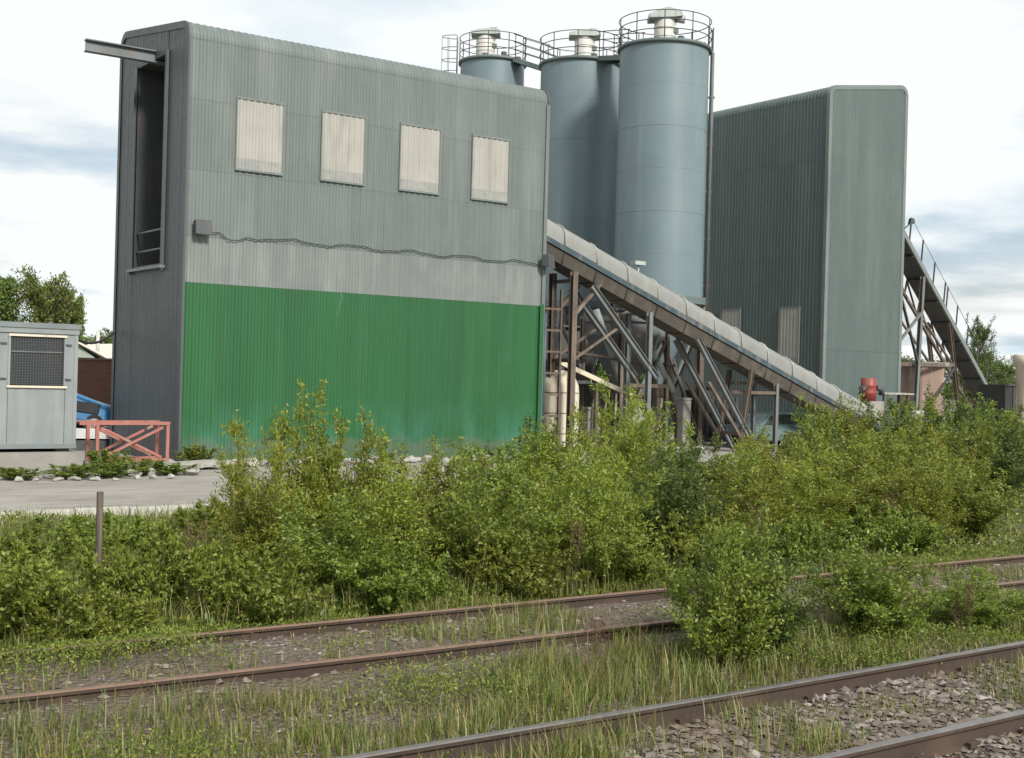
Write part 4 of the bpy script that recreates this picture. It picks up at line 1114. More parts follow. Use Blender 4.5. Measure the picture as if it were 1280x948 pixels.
b = MB(); b.bar(c2(0, -0.98, -1.15), c2(0.97, -0.98, -1.15), 0.12, 0.16, up2); b.build('lower_chord', 'rusty', C2)
b = MB(); b.bar(c2(0, -0.45, -0.02), c2(1, -0.45, -0.02), 0.7, 0.05, up2); b.build('belt', 'rubber', C2)
for i, k in enumerate((0.06, 0.155, 0.245, 0.34, 0.43, 0.452, 0.54, 0.64, 0.74, 0.84, 0.93)):
    p = c2(k, 0.08, 0.0)
    b = MB(); b.bar(p, p + Vector((0.12, 0, 1.12)), 0.06, 0.06); b.build('handrail_post', 'darksteel', C2)
b = MB(); b.tube([c2(0.16, 0.08, 0) + Vector((0.12, 0, 1.1)), c2(0.97, 0.08, 0) + Vector((0.12, 0, 1.1))], 0.016, 5); b.build('handrail_wire', 'trim', C2)
# legs
for s_ in (-1.2, 0.0):
    p = c2(0.50, s_, -0.3); b = MB(); b.ibeam(p, (p.x + 1.4, p.y, 0), 0.18, 0.2); b.build('leg', 'rusty', C2)
    p2 = c2(0.28, s_, -0.4); b = MB(); b.ibeam(p2, (p2.x - 0.4, p2.y, 0), 0.18, 0.2); b.build('leg', 'greysteel', C2)
    b = MB(); b.bar((p2.x - 0.3, p2.y, 3.8), (p.x + 0.5, p.y, 3.9), 0.14, 0.2); b.build('cross_beam', 'rusty', C2)
    b = MB(); b.bar((p2.x - 0.1, p2.y, 6.3), (p.x + 0.3, p.y, 4.0), 0.1, 0.1); b.build('brace', 'rusty', C2)
    b = MB(); b.bar((p2.x - 0.3, p2.y, 0.4), (p.x + 0.6, p.y, 3.8), 0.1, 0.1); b.build('brace', 'darksteel', C2)
    b = MB(); b.bar((p2.x - 3.6, p2.y - 1.2, 7.8), (p2.x - 0.2, p2.y, 3.8), 0.12, 0.12); b.build('brace', 'darksteel', C2)
    b = MB(); b.bar((p2.x - 3.6, p2.y - 1.2, 4.6), (p2.x, p2.y, 6.5), 0.12, 0.12); b.build('brace', 'greysteel', C2)
PR = thing('concrete_pier', 'reddish-brown block pier under the steep conveyor', 'pier', (57.9, 43.0, 0))
b = MB(); b.cbox((0, 0, 1.9), (2.0, 1.6, 3.8), 0.08); b.build('shaft', 'pier', PR)
b = MB(); b.cbox((0, 0, 3.9), (2.3, 1.9, 0.2), 0.05); b.build('capstone', 'concrete', PR)
SK = thing('storage_skip', 'dark steel skip in shadow at the foot of the steep conveyor', 'skip', (64.2, 42.3, 0))
b = MB(); b.prism([(-0.8, 0.2), (0.8, 0.2), (1.0, 2.9), (-1.0, 2.9)], 'y', -0.8, 0.8); b.build('body', 'black', SK)
for x in (-0.7, 0.0, 0.7):
    b = MB(); b.bar((x, -0.82, 0.25), (x * 1.2, -0.82, 2.85), 0.12, 0.06); b.build('rib', 'darksteel', SK)
b = MB(); b.bar((-1.05, -0.85, 2.9), (1.05, -0.85, 2.9), 0.12, 0.12); b.build('top_rail', 'darksteel', SK)
for x in (-0.7, 0.7):
    b = MB(); b.bar((x, -0.8, 0.1), (x, 0.8, 0.1), 0.2, 0.2); b.build('skid', 'darksteel', SK)
CP = thing('cream_bin', 'cream rust-streaked steel bin with a flared rim beyond the steep conveyor', 'bin', (62.75, 39.75, 0))
b = MB(); b.lathe((0, 0, 0), [(0.55, 0.1), (0.60, 3.9), (0.78, 4.05), (0.78, 4.5), (0.70, 4.55), (0.01, 4.5)], 28); b.build('shell', 'cream', CP)
for a in (0.6, 2.2, 3.8, 5.4):
    b = MB(); b.bar((0.5 * math.cos(a), 0.5 * math.sin(a), 0), (0.5 * math.cos(a), 0.5 * math.sin(a), 0.3), 0.14); b.build('foot', 'rusty', CP)

# ------------------------------------------------------------------ site cabin, plinth, trestle and scrap
PL = MB(); PL.box(3.0, 9.15, 29.85, 33.0, 0.0, 0.58)
tag(PL.build('concrete_plinth', 'concrete'), 'low stained concrete plinth under the grey site cabin', 'plinth')
CB = thing('site_cabin', 'pale grey portable site cabin with a mesh-covered window', 'cabin', (4.0, 30.0, 0.0))
def cb(x0, x1, y0, y1, z0, z1, name, mat, parent=CB):
    b = MB(); b.box(x0, x1, y0, y1, z0, z1); return b.build(name, mat, parent)
# front wall panels round the window opening (local x 3.49..4.73)
for i, (x0, x1) in enumerate(((0.0, 1.16), (1.17, 2.32), (2.33, 3.47))):
    cb(x0, x1, 0.0, 0.08, 0.72, 3.38, 'wall_panel', 'cabin')
cb(3.48, 4.74, 0.0, 0.08, 0.72, 2.09, 'wall_panel', 'cabin')
cb(3.48, 4.74, 0.0, 0.08, 3.24, 3.38, 'wall_panel', 'cabin')
cb(4.75, 4.98, 0.0, 0.08, 0.72, 3.38, 'wall_panel', 'cabin')
cb(4.94, 5.02, -0.015, 0.10, 0.70, 3.42, 'corner_post', 'cabin')
cb(4.94, 5.0, 0.105, 2.4, 0.72, 3.38, 'side_wall', 'cabin')
cb(0.0, 4.93, 2.34, 2.4, 0.72, 3.38, 'rear_wall', 'cabin')
cb(0.0, 0.06, 0.09, 2.33, 0.72, 3.38, 'side_wall', 'cabin')
cb(0.07, 4.93, 0.085, 2.33, 0.66, 0.72, 'cabin_floor', 'cabin_dark')
cb(-0.06, 5.07, -0.06, 2.46, 3.42, 3.54, 'roof', 'cabin_dark')
cb(-0.04, 5.04, -0.035, -0.005, 3.30, 3.42, 'fascia', 'cabin')
cb(-0.02, 5.03, -0.03, -0.002, 0.66, 0.76, 'base_channel', 'cabin_dark')
for x in (0.3, 2.5, 4.75):
    cb(x - 0.15, x + 0.15, 0.1, 2.3, 0.581, 0.655, 'bearer', 'timber')
wn = cb(3.52, 4.70, 0.055, 0.07, 2.12, 3.2, 'window_pane', 'glassdark')
for a in ((3.46, 4.76, 3.22, 3.27), (3.44, 4.78, 2.05, 2.10)):
    cb(a[0], a[1], -0.05, -0.003, a[2], a[3], 'window_trim', 'cream')
for x in (3.46, 4.70):
    cb(x, x + 0.05, -0.03, -0.003, 2.105, 3.215, 'window_trim', 'cabin')
cb(3.53, 4.69, 0.02, 0.05, 2.86, 2.90, 'transom', 'cabin')
ms = MB()
for i in range(20):
    x = 3.54 + i * 0.06; ms.box(x - 0.006, x + 0.006, -0.012, -0.006, 2.105, 3.21)
for i in range(18):
    z = 2.14 + i * 0.06; ms.box(3.51, 4.70, -0.02, -0.013, z - 0.006, z + 0.006)
ms.build('window_mesh', 'darksteel', CB)
for z in (2.25, 3.05):
    for x in (3.36, 4.80):
        cb(x - 0.07, x + 0.07, -0.03, -0.003, z - 0.02, z + 0.02, 'hinge', 'darksteel')

# overhead cable from cabin to building
pts = [(9.02 + (12.55 - 9.02) * i / 14, 31.4 + (38.0 - 31.4) * i / 14, 3.45 + 0.2 * i / 14 - 0.35 * math.sin(math.pi * i / 14)) for i in range(15)]
cbm = MB(); cbm.tube(pts, 0.035, 6)
tag(cbm.build('power_cable', 'rubber'), 'thick black cable slung between the site cabin and the grey building', 'cable')

RT = thing('steel_trestle', 'faded red steel trestle with crossed braces beside the green wall', 'trestle', (10.8, 31.7, 0))
for y in (31.35, 32.1):
    wbar(RT, (9.5, y, 1.18), (11.78, y, 1.18), 0.09, 0.08, 'top_rail', 'red')
    wbar(RT, (9.9, y, 0.26), (11.78, y, 0.26), 0.08, 0.07, 'bottom_rail', 'red')
    for x in (9.95, 11.73):
        wbar(RT, (x, y, 0.30), (x, y, 1.13), 0.08, 0.07, 'leg', 'red')
    wbar(RT, (10.05, y - 0.02, 0.32), (11.6, y - 0.02, 1.08), 0.05, 0.06, 'brace', 'red')
    wbar(RT, (11.6, y + 0.06, 0.32), (10.05, y + 0.06, 1.08), 0.05, 0.06, 'brace', 'red')
for x in (9.6, 10.2, 10.8, 11.4, 11.7):
    wbar(RT, (x, 31.41, 1.18), (x, 32.04, 1.18), 0.08, 0.05, 'cross_rail', 'red')
for x in (10.0, 11.68):
    for y in (31.35, 32.1):
        b = MB(); b.cbox((x, y, 0.11), (0.24, 0.24, 0.2), 0.03); b.build('foot_block', 'concrete', RT, True)

# scrap behind: stacked pale panels, crushed dark base, blue car on top
SP = thing('scrap_panel_stack', 'stack of dented white scrap panels behind the red trestle', 'scrap', (12.2, 40.0, 0))
for i in range(6):
    b = MB(); b.bar((-1.6 + 0.1 * i, 0.02 * i, 0.66 - 0.05 * i), (1.5 - 0.12 * i, 0.0, 0.62 - 0.05 * i), 2.1, 0.045); b.build('panel', 'scrapwhite', SP)
b = MB(); b.cbox((0, 0, 0.16), (3.0, 1.9, 0.3), 0.08); b.build('crushed_block', 'darksteel', SP)
car('wrecked bright blue car tilted on top of a scrap heap', (11.05, 40.0, 0.72), math.radians(178), 'bluecar', tilt=(math.radians(-3), math.radians(-8)))

BW = thing('brick_wall', 'old red brick wall behind the wrecked blue car', 'wall', (14.0, 46.0, 0))
b = MB(); b.box(-10, 12, -0.17, 0.17, 0.0, 2.8); b.build('brickwork', 'brick', BW)
for i in range(22):
    b = MB(); b.box(-10 + i, -9.02 + i, -0.21, 0.21, 2.802, 2.87); b.build('coping_stone', 'pier', BW)

GH = thing('gabled_shed', 'low shed with pale gabled roofs behind the brick wall', 'shed', (18.5, 62.0, 0))
b = MB(); b.box(-8, 10, 0, 8, 0, 2.6); b.build('wall', 'wallpale', GH)
for x in (-6.3, -3.15, 0.0, 3.15, 6.3):
    for s in (-1, 1):
        b = MB(); b.bar((x, 3.9, 3.72), (x + s * 1.57, 3.9, 2.95), 8.4, 0.08, (0, 0, 1)); b.build('roof_slope', 'roofpale', GH)
    b = MB(); b.prism([(x - 1.5, 2.6), (x + 1.5, 2.6), (x, 3.66)], 'y', 0.0, 7.9); b.build('gable', 'wallpale', GH)
b = MB(); b.tube([(1.4, 1.0, 3.0), (1.4, 1.0, 4.3)], 0.09, 8); b.build('flue', 'white', GH)

# ------------------------------------------------------------------ kerb, rubble, post
KB = thing('concrete_kerb', 'white-painted concrete kerb along the yard edge behind the weeds', 'kerb', (0, 21.7, 0))
for i in range(46):
    b = MB(); b.cbox((-16 + i * 0.92 * 1.0, rnd.uniform(-0.02, 0.02), 0.04 + rnd.uniform(-0.015, 0.01)), (0.905, 0.16, 0.26), 0.015); b.build('kerb_stone', 'white', KB)

def rock_mesh(seed, sx, sy, sz):
    r = random.Random(seed)
    me = bpy.data.meshes.new('rubble_block')
    import bmesh
    bm = bmesh.new()
    bmesh.ops.create_icosphere(bm, subdivisions=2, radius=1.0)
    off = [Vector((r.uniform(-1, 1), r.uniform(-1, 1), r.uniform(-1, 1))).normalized() for _ in range(7)]
    for v in bm.verts:
        p = v.co.copy()
        for n in off:                       # chop by random planes for broken faces
            dd = p.dot(n)
            if dd > 0.62: p -= n * (dd - 0.62)
        p *= 1 + r.uniform(-0.05, 0.05)
        v.co = Vector((p.x * sx, p.y * sy, p.z * sz))
    bm.to_mesh(me); bm.free()
    me.materials.append(MAT['rubble'])
    return me
ROCK = [rock_mesh(i, 0.28, 0.22, 0.15) for i in range(6)]
def rock(x, y, s, label, group, z=None):
    o = link('rubble_block', rnd.choice(ROCK), None, None, (x, y, 0.09 * s if z is None else z), rnd.uniform(0, 6.28))
    o.scale = (s * rnd.uniform(0.8, 1.3), s * rnd.uniform(0.8, 1.2), s * rnd.uniform(0.7, 1.1))
    return tag(o, label, 'rubble', group)
for i in range(34):
    rock(12.1 + i * 0.36 + rnd.uniform(-0.1, 0.1), 32.1 + rnd.uniform(-0.35, 0.25), rnd.uniform(0.55, 1.1), 'pale broken concrete lump along the foot of the green wall', 'rubble along the green wall')
for i in range(7):
    rock(11.0 + rnd.uniform(-0.9, 1.3), 30.2 + rnd.uniform(-0.6, 0.5), rnd.uniform(0.6, 1.0), 'pale broken concrete lump in front of the red trestle', 'rubble by the red trestle')
for i in range(12):
    rock(6.2 + i * 0.42 + rnd.uniform(-0.15, 0.15), 28.9 + rnd.uniform(-0.25, 0.2), rnd.uniform(0.3, 0.6), 'small pale rubble lump along the foot of the cabin plinth', 'rubble along the cabin plinth')
for x, y, w in ((11.6, 30.9, 1.6), (12.5, 31.3, 1.3)):
    b = MB(); b.bar((-w / 2, 0, 0.1), (w / 2, 0.1, 0.16), 0.7, 0.13)
    o = b.build('concrete_slab', 'rubble'); o.location = (x, y, 0.0); o.rotation_euler.z = rnd.uniform(-0.3, 0.3)
    tag(o, 'broken pale concrete slab lying by the corner of the green wall', 'slab', 'broken slabs by the green wall')
for i in range(26):
    rock(18.6 + rnd.gauss(0, 1.1), 24.3 + rnd.gauss(0, 0.6), rnd.uniform(0.6, 1.2), 'white rubble lump in the heap glimpsed behind the shrubs', 'rubble heap behind the shrubs', rnd.uniform(0.05, 0.5))
for i in range(14):
    rock(27.7 + rnd.gauss(0, 0.7), 29.9 + rnd.gauss(0, 0.5), rnd.uniform(0.7, 1.3), 'cream rubble lump in the heap in front of the conveyor legs', 'rubble heap by the conveyor legs', rnd.uniform(0.05, 0.5))
FP = thing('fence_post', 'weathered brown timber post standing alone among the weeds', 'post', (4.3, 13.4, 0))
b = MB(); b.cbox((0, 0, 0.62), (0.06, 0.06, 1.3), 0.01); b.build('shaft', 'timber', FP)
b = MB(); b.bar((0, -0.037, 0.5), (0, -0.037, 1.1), 0.03, 0.012); b.build('batten', 'rusty', FP)

# ------------------------------------------------------------------ foliage
def frames(D, r):
    """random perpendicular pair for unit directions D (n,3)"""
    R_ = r.normal(size=D.shape)
    A = np.cross(D, R_); A /= np.linalg.norm(A, axis=1, keepdims=True) + 1e-9
    return A, np.cross(D, A)
def leaf_quads(P, D, r, L, Wd, fold=0.25):
    n = len(P)
    A, B = frames(D, r)
    l = (L * r.uniform(0.6, 1.25, n))[:, None]; w = (Wd * r.uniform(0.7, 1.2, n))[:, None]
    mid = P + D * l * 0.45
    v0 = P; v2 = P + D * l - B * l * 0.15
    v1 = mid + A * w * 0.5 + B * w * fold; v3 = mid - A * w * 0.5 + B * w * fold
    V = np.stack([v0, v1, v2, v3], 1).reshape(-1, 3)
    F = np.arange(n * 4).reshape(-1, 4)
    return V, F
def tubes_np(paths, radii, k=4):
    Vs = []; Fs = []; off = 0
    ang = np.arange(k) * 2 * math.pi / k
    for p, rr in zip(paths, radii):
        p = np.asarray(p); m = len(p)
        d = np.gradient(p, axis=0); d /= np.linalg.norm(d, axis=1, keepdims=True) + 1e-9
        u = np.where(np.abs(d[:, 2:3]) < 0.9, np.array([[0, 0, 1.0]]), np.array([[1.0, 0, 0]]))
        a = np.cross(d, u); a /= np.linalg.norm(a, axis=1, keepdims=True) + 1e-9
        b_ = np.cross(d, a)
        rr = np.asarray(rr)[:, None, None]
        V = p[:, None] + rr * (a[:, None] * np.cos(ang)[None, :, None] + b_[:, None] * np.sin(ang)[None, :, None])
        i = np.arange(m - 1)[:, None] * k + np.arange(k)[None]
        j = np.arange(m - 1)[:, None] * k + (np.arange(k)[None] + 1) % k
        F = np.stack([i, j, j + k, i + k], -1).reshape(-1, 4) + off
        Vs.append(V.reshape(-1, 3)); Fs.append(F); off += m * k
    return np.concatenate(Vs), np.concatenate(Fs)

def shrub_geo(seed, h, w, nst, ntw, nleaf, L, Wd, lean=0.5, low=0.12):
    r = np.random.default_rng(seed)
    paths, radii, segs = [], [], []
    for s in range(nst):
        a = r.uniform(0, 6.28); out = w / 2 * r.uniform(0.15, 1.0); hh = h * r.uniform(0.6, 1.0) * (1 - 0.25 * (out / (w / 2)) ** 2)
        t = np.linspace(0, 1, 9)
        cx_, cy_ = math.cos(a), math.sin(a)
        bend = t ** (1.0 + lean)
        p = np.stack([cx_ * (0.12 * r.uniform(0, 1) * w + out * bend), cy_ * (0.12 * r.uniform(0, 1) * w + out * bend), hh * (t ** 0.92)], -1)
        p += np.cumsum(r.normal(0, 0.018 * h, p.shape), 0) * t[:, None]
        p[:, 2] = np.maximum(p[:, 2], -0.05)
        paths.append(p); radii.append(np.linspace(0.014, 0.003, 9) * (h / 2))
        segs.append((p, 0.25))
        for q in range(ntw):
            tt = r.uniform(0.12, 0.95); i = int(tt * 8); b0 = p[i] + (p[i + 1] - p[i]) * (tt * 8 - i)
            a2 = r.uniform(0, 6.28); le = h * r.uniform(0.14, 0.34) * (1.15 - 0.6 * tt)
            d = np.array([math.cos(a2), math.sin(a2), r.uniform(0.1, 1.1)]); d /= np.linalg.norm(d)
            u = np.linspace(0, 1, 5)[:, None]
            p2 = b0 + d * le * u + np.array([0, 0, 0.12 * le]) * u ** 2 + np.cumsum(r.normal(0, 0.02 * le, (5, 3)), 0)
            paths.append(p2); radii.append(np.linspace(0.005, 0.0018, 5) * (h / 2))
            segs.append((p2, 1.0))
    for q in range(9):                                  # feathery shoots standing clear of the mass
        a = r.uniform(0, 6.28); out = w / 2 * r.uniform(0.1, 0.8)
        b0 = np.array([math.cos(a) * out * 0.75, math.sin(a) * out * 0.75, h * r.uniform(0.35, 0.6)])
        tip = np.array([math.cos(a) * out * 1.1, math.sin(a) * out * 1.1, h * r.uniform(0.95, 1.22) * (1 - 0.2 * (2 * out / w) ** 2)])
        u = np.linspace(0, 1, 7)[:, None]
        p2 = b0 + (tip - b0) * u + np.cumsum(r.normal(0, 0.012 * h, (7, 3)), 0)
        paths.append(p2); radii.append(np.linspace(0.006, 0.0018, 7) * (h / 2)); segs.append((p2, 1.3))
        for qq in range(4):
            i = r.integers(2, 6); d = np.array([r.normal(), r.normal(), r.uniform(0.6, 1.6)]); d /= np.linalg.norm(d)
            p3 = p2[i] + d * h * r.uniform(0.06, 0.14) * np.linspace(0, 1, 4)[:, None]
            paths.append(p3); radii.append(np.linspace(0.003, 0.0015, 4) * (h / 2)); segs.append((p3, 1.2))
    wts = np.array([sg[1] * np.linalg.norm(np.diff(sg[0], axis=0), axis=1).sum() for sg in segs]); wts /= wts.sum()
    pick = r.choice(len(segs), nleaf, p=wts)
    t = r.uniform(0.05, 1.0, nleaf)
    P = np.empty((nleaf, 3)); T = np.empty((nleaf, 3))
    for k in range(len(segs)):
        ix = np.where(pick == k)[0]
        if not len(ix): continue
        pk = segs[k][0]; m = len(pk) - 1
        f = t[ix] * m; i = np.minimum(f.astype(int), m - 1)
        P[ix] = pk[i] + (pk[i + 1] - pk[i]) * (f - i)[:, None]
        T[ix] = pk[i + 1] - pk[i]
    T /= np.linalg.norm(T, axis=1, keepdims=True) + 1e-9
    D = T * 0.7 + r.normal(0, 0.65, (nleaf, 3)) + np.array([0, 0, 0.1]); D /= np.linalg.norm(D, axis=1, keepdims=True)
    P = P + r.normal(0, 0.02 * h, P.shape)
    keep = P[:, 2] > low * 0.3
    V, F = leaf_quads(P[keep], D[keep], r, L, Wd)
    SV, SF = tubes_np(paths, radii, 4)
    return (SV, SF), (V, F)

VAR = {}
def make_var(key, seed, mat, *a, **k):
    (SV, SF), (LV, LF) = shrub_geo(seed, *a, **k)
    sm = npmesh('stem', SV, SF); sm.materials.append(MAT['stemgreen'])
    lm = npmesh('foliage', LV, LF); lm.materials.append(MAT[mat])
    VAR[key] = (sm, lm)
# unit-ish shrubs: height 2 m, width 2 m
make_var('y1', 21, 'leaf_y', 2.0, 2.0, 15, 13, 10500, 0.075, 0.028)
make_var('y2', 22, 'leaf_y', 2.0, 2.1, 14, 15, 11000, 0.115, 0.022)
make_var('y3', 23, 'leaf_y', 2.0, 1.9, 17, 12, 10500, 0.07, 0.03)
make_var('g1', 24, 'leaf_g', 2.0, 2.2, 16, 13, 11500, 0.07, 0.036)
make_var('g2', 25, 'leaf_g', 2.0, 2.0, 15, 15, 11500, 0.062, 0.046)
make_var('d1', 26, 'leaf_d', 2.0, 2.2, 18, 14, 14000, 0.065, 0.038)
make_var('b1', 27, 'leaf_g', 1.0, 1.9, 22, 9, 9000, 0.07, 0.04, lean=0.2)
def shrub(kind, x, y, h, w, label, group, cat='shrub', name='shrub', z=-0.04):
    t = thing(name, label, cat, (x, y, z), rnd.uniform(0, 6.28), group)
    sm, lm = VAR[kind]
    base = 1.0 if kind.startswith('b') else 2.0
    if name == 'shrub' and h > 1.5: h = h * 0.86
    sc = (w / 2.0, w / 2.0, h / base)
    a = link('stem', sm, None, t); a.scale = sc
    b_ = link('foliage', lm, None, t); b_.scale = sc
    return t
COLW = {'y': 'yellow-green', 'g': 'mid-green', 'd': 'dark green'}
def slabel(k, x, y, h):
    row = 'behind the rusty track' if y < 13.7 or (x > 14 and y < 16.2) else 'on the yard side'
    sight = ('the first window panel' if x < 6.7 else 'the second window panel' if x < 8.4 else 'the third window panel' if x < 9.5 else 'the fourth window panel' if x < 11 else
             'the end of the green wall' if x < 13.6 else 'the ladder and lean-to' if x < 15 else 'the widest silo' if x < 16.3 else 'the middle of the conveyor' if x < 17.5 else
             'the conveyor foot' if x < 20.5 else 'the tower corner' if x < 22 else 'the red drum' if x < 24.6 else 'the concrete pier' if x < 26.5 else 'the steep conveyor')
    size = 'tall' if h > 2.15 else 'low' if h < 1.5 else 'bushy'
    return '%s %s shrub %s, before %s' % (size, COLW[k[0]], row, sight)
GW = 'shrubs in front of the green wall'
LBL = 'bushy shrub in the thicket between the far track and the green wall'
for k, x, y, h, w in (('y2', 6.7, 14.4, 2.0, 1.5), ('y1', 7.3, 14.8, 2.35, 1.6), ('y3', 8.1, 14.6, 2.05, 1.6), ('g1', 9.1, 15.0, 1.6, 1.9), ('y1', 10.2, 15.8, 1.6, 1.8), ('g2', 11.4, 16.0, 1.7, 1.9),
                      ('y3', 12.5, 16.4, 2.0, 1.8), ('d1', 13.2, 17.5, 1.9, 1.8), ('g2', 6.6, 12.7, 1.15, 1.6), ('y1', 7.6, 12.7, 1.35, 1.6), ('g1', 8.8, 12.6, 1.4, 1.8), ('y3', 10.1, 12.8, 1.45, 1.7), ('y2', 11.2, 13.4, 1.5, 1.9)):
    shrub(k, x, y, h, w, slabel(k, x, y, h), GW)
CW = 'shrubs below the conveyor'
LBC = 'leafy shrub in the thicket between the far track and the covered conveyor'
for k, x, y, h, w in (('y2', 14.5, 17.0, 2.6, 2.0), ('y1', 15.6, 17.3, 2.1, 1.9), ('g1', 16.6, 16.2, 1.55, 2.0), ('y3', 18.0, 17.0, 1.5, 2.1), ('g2', 19.6, 17.8, 1.75, 2.1), ('d1', 12.6, 13.6, 1.55, 1.8), ('y1', 13.9, 13.4, 1.6, 1.9),
                      ('y2', 15.3, 13.6, 1.65, 2.0), ('g1', 16.9, 14.0, 1.75, 2.1), ('y3', 18.4, 14.6, 1.85, 2.0), ('d1', 14.6, 15.2, 1.7, 1.9)):
    shrub(k, x, y, h, w, slabel(k, x, y, h), CW)
TW = 'shrubs below the far tower'
LBT = 'tall leafy shrub in the dense thicket between the far track and the far tower'
for k, x, y, h, w in (('g1', 21.2, 18.2, 2.35, 2.2), ('y1', 22.8, 18.6, 2.3, 2.2), ('d1', 24.4, 19.2, 2.3, 2.3), ('g2', 26.2, 19.4, 2.45, 2.3), ('d1', 28.2, 20.0, 2.6, 2.4), ('g1', 30.2, 20.3, 2.45, 2.4), ('d1', 32.2, 20.5, 2.2, 2.4),
                      ('g2', 19.8, 15.0, 1.95, 2.1), ('y3', 21.2, 15.4, 1.95, 2.1), ('g1', 22.9, 15.9, 2.0, 2.2), ('d1', 24.8, 16.6, 2.1, 2.3), ('g2', 26.8, 17.4, 2.2, 2.3), ('y1', 17.2, 12.8, 1.25, 1.7), ('g2', 19.0, 13.0, 1.3, 1.8)):
    shrub(k, x, y, h, w, slabel(k, x, y, h), TW)
shrub('g1', 8.35, 8.15, 1.3, 1.35, 'loose mid-green bush growing between the two tracks, biggest there', None)
shrub('g2', 10.6, 8.35, 0.98, 1.4, 'mid green bush between the tracks, next to the biggest one', None)
shrub('d1', 8.95, 8.5, 1.05, 1.3, 'dark green bush crowding the rusty rail between the tracks', None)
shrub('g1', 12.2, 8.3, 0.6, 1.3, 'low spreading bush between the tracks where the grass is thickest', None)
BR = 'low brambles at the open end of the thicket'
LBB = 'low sprawling bramble patch between the far track and the yard edge'
for x, y, h, w in ((3.0, 12.2, 0.85, 1.7), (2.0, 11.5, 0.6, 1.4), (3.7, 11.6, 0.55, 1.3), (5.4, 12.0, 0.75, 1.5), (7.0, 11.9, 0.7, 1.5), (8.6, 11.9, 0.7, 1.6), (10.3, 12.0, 0.75, 1.6), (12.0, 12.1, 0.8, 1.7), (13.8, 12.1, 0.7, 1.7), (15.8, 12.1, 0.75, 1.7), (4.6, 12.8, 0.9, 1.6), (2.4, 14.6, 0.75, 1.8), (4.2, 15.2, 0.65, 1.8), (3.6, 17.2, 0.45, 1.9), (5.6, 16.6, 0.6, 1.8), (5.4, 18.6, 0.35, 2.0), (7.4, 17.8, 0.6, 2.0), (1.6, 12.6, 0.7, 1.5), (1.0, 16.5, 0.6, 1.9), (9.4, 18.4, 0.7, 2.0)):
    shrub('b1', x, y, h, w, ('low bramble patch hugging the rusty rail, %s' if y < 12.3 else 'low bramble patch on the weedy bank, %s') % ('near the timber post' if x < 5.8 else 'below the tall yellow-green shrubs' if x < 9.5 else 'below the end of the green wall' if x < 13 else 'below the silos'), BR, 'bramble', 'bramble')
for x, y in ((5.1, 12.0), (5.0, 21.0), (7.2, 31.0 - 1.6)):
    pass
make_var('w1', 28, 'herb', 1.0, 1.2, 10, 6, 2500, 0.08, 0.045)
VAR['bw'] = VAR['w1']
WG = 'weeds by the plinth and trestle'
for x, y, h in ((9.6, 29.4, 0.34), (8.7, 29.35, 0.3), (10.6, 29.9, 0.34), (12.9, 32.2, 0.5), (7.6, 29.4, 0.24), (10.1, 30.8, 0.5), (11.3, 29.9, 0.26)):
    shrub('bw', x, y, h, 2.3, 'scruffy weed clump by the cabin plinth and red trestle', WG, 'weed', 'weed_clump', 0.0)

MAT['seed'] = leaf_mat('rust_brown_seed_heads', [(0.0, (0.09, 0.045, 0.025)), (0.6, (0.16, 0.085, 0.04)), (1.0, (0.24, 0.16, 0.08))], 0.2)
make_var('b_dock', 29, 'seed', 1.0, 0.7, 7, 4, 1500, 0.022, 0.014, lean=0.1)
for k, (x, y, h) in enumerate(((5.2, 13.0, 1.0), (2.6, 13.4, 0.95), (9.6, 12.0, 0.9), (12.9, 12.2, 0.95), (6.9, 8.3, 0.6), (11.6, 8.0, 0.6), (16.3, 12.6, 1.0), (1.6, 15.4, 0.9))):
    shrub('b_dock', x, y, h, 1.0, 'rust-brown dead dock stalks ' + ('standing up between the two tracks' if y < 9 else 'standing among the weeds behind the rusty rail'), 'dead dock stalks', 'dock plant', 'dock_stalks')

# ragwort: upright weeds with flat yellow heads
def ragwort(x, y, h, label):
    t = thing('ragwort', label, 'wild flower', (x, y, -0.02), rnd.uniform(0, 6))
    sm, lm = VAR['w1']
    a = link('stem', sm, None, t); a.scale = (0.4, 0.4, h)
    b_ = link('foliage', lm, None, t); b_.scale = (0.4, 0.4, h * 0.9)
    f = MB()
    for i in range(26):
        a_, q = rnd.uniform(0, 6.28), rnd.uniform(0, 0.22)
        p = (q * math.cos(a_), q * math.sin(a_), h * (1.0 - q * 0.7) + rnd.uniform(-0.02, 0.03))
        f.lathe(p, [(0.004, -0.008), (0.020, 0.002), (0.004, 0.008)], 6, False)
    f.build('flower_heads', 'yellow', t)['kind'] = 'stuff'
ragwort(12.2, 11.9, 0.6, 'yellow ragwort flowering at the edge of the rusty track')
#ragwort(2.9, 11.3, 0.4, 'yellow ragwort flowering low among the brambles beside the rusty rail')

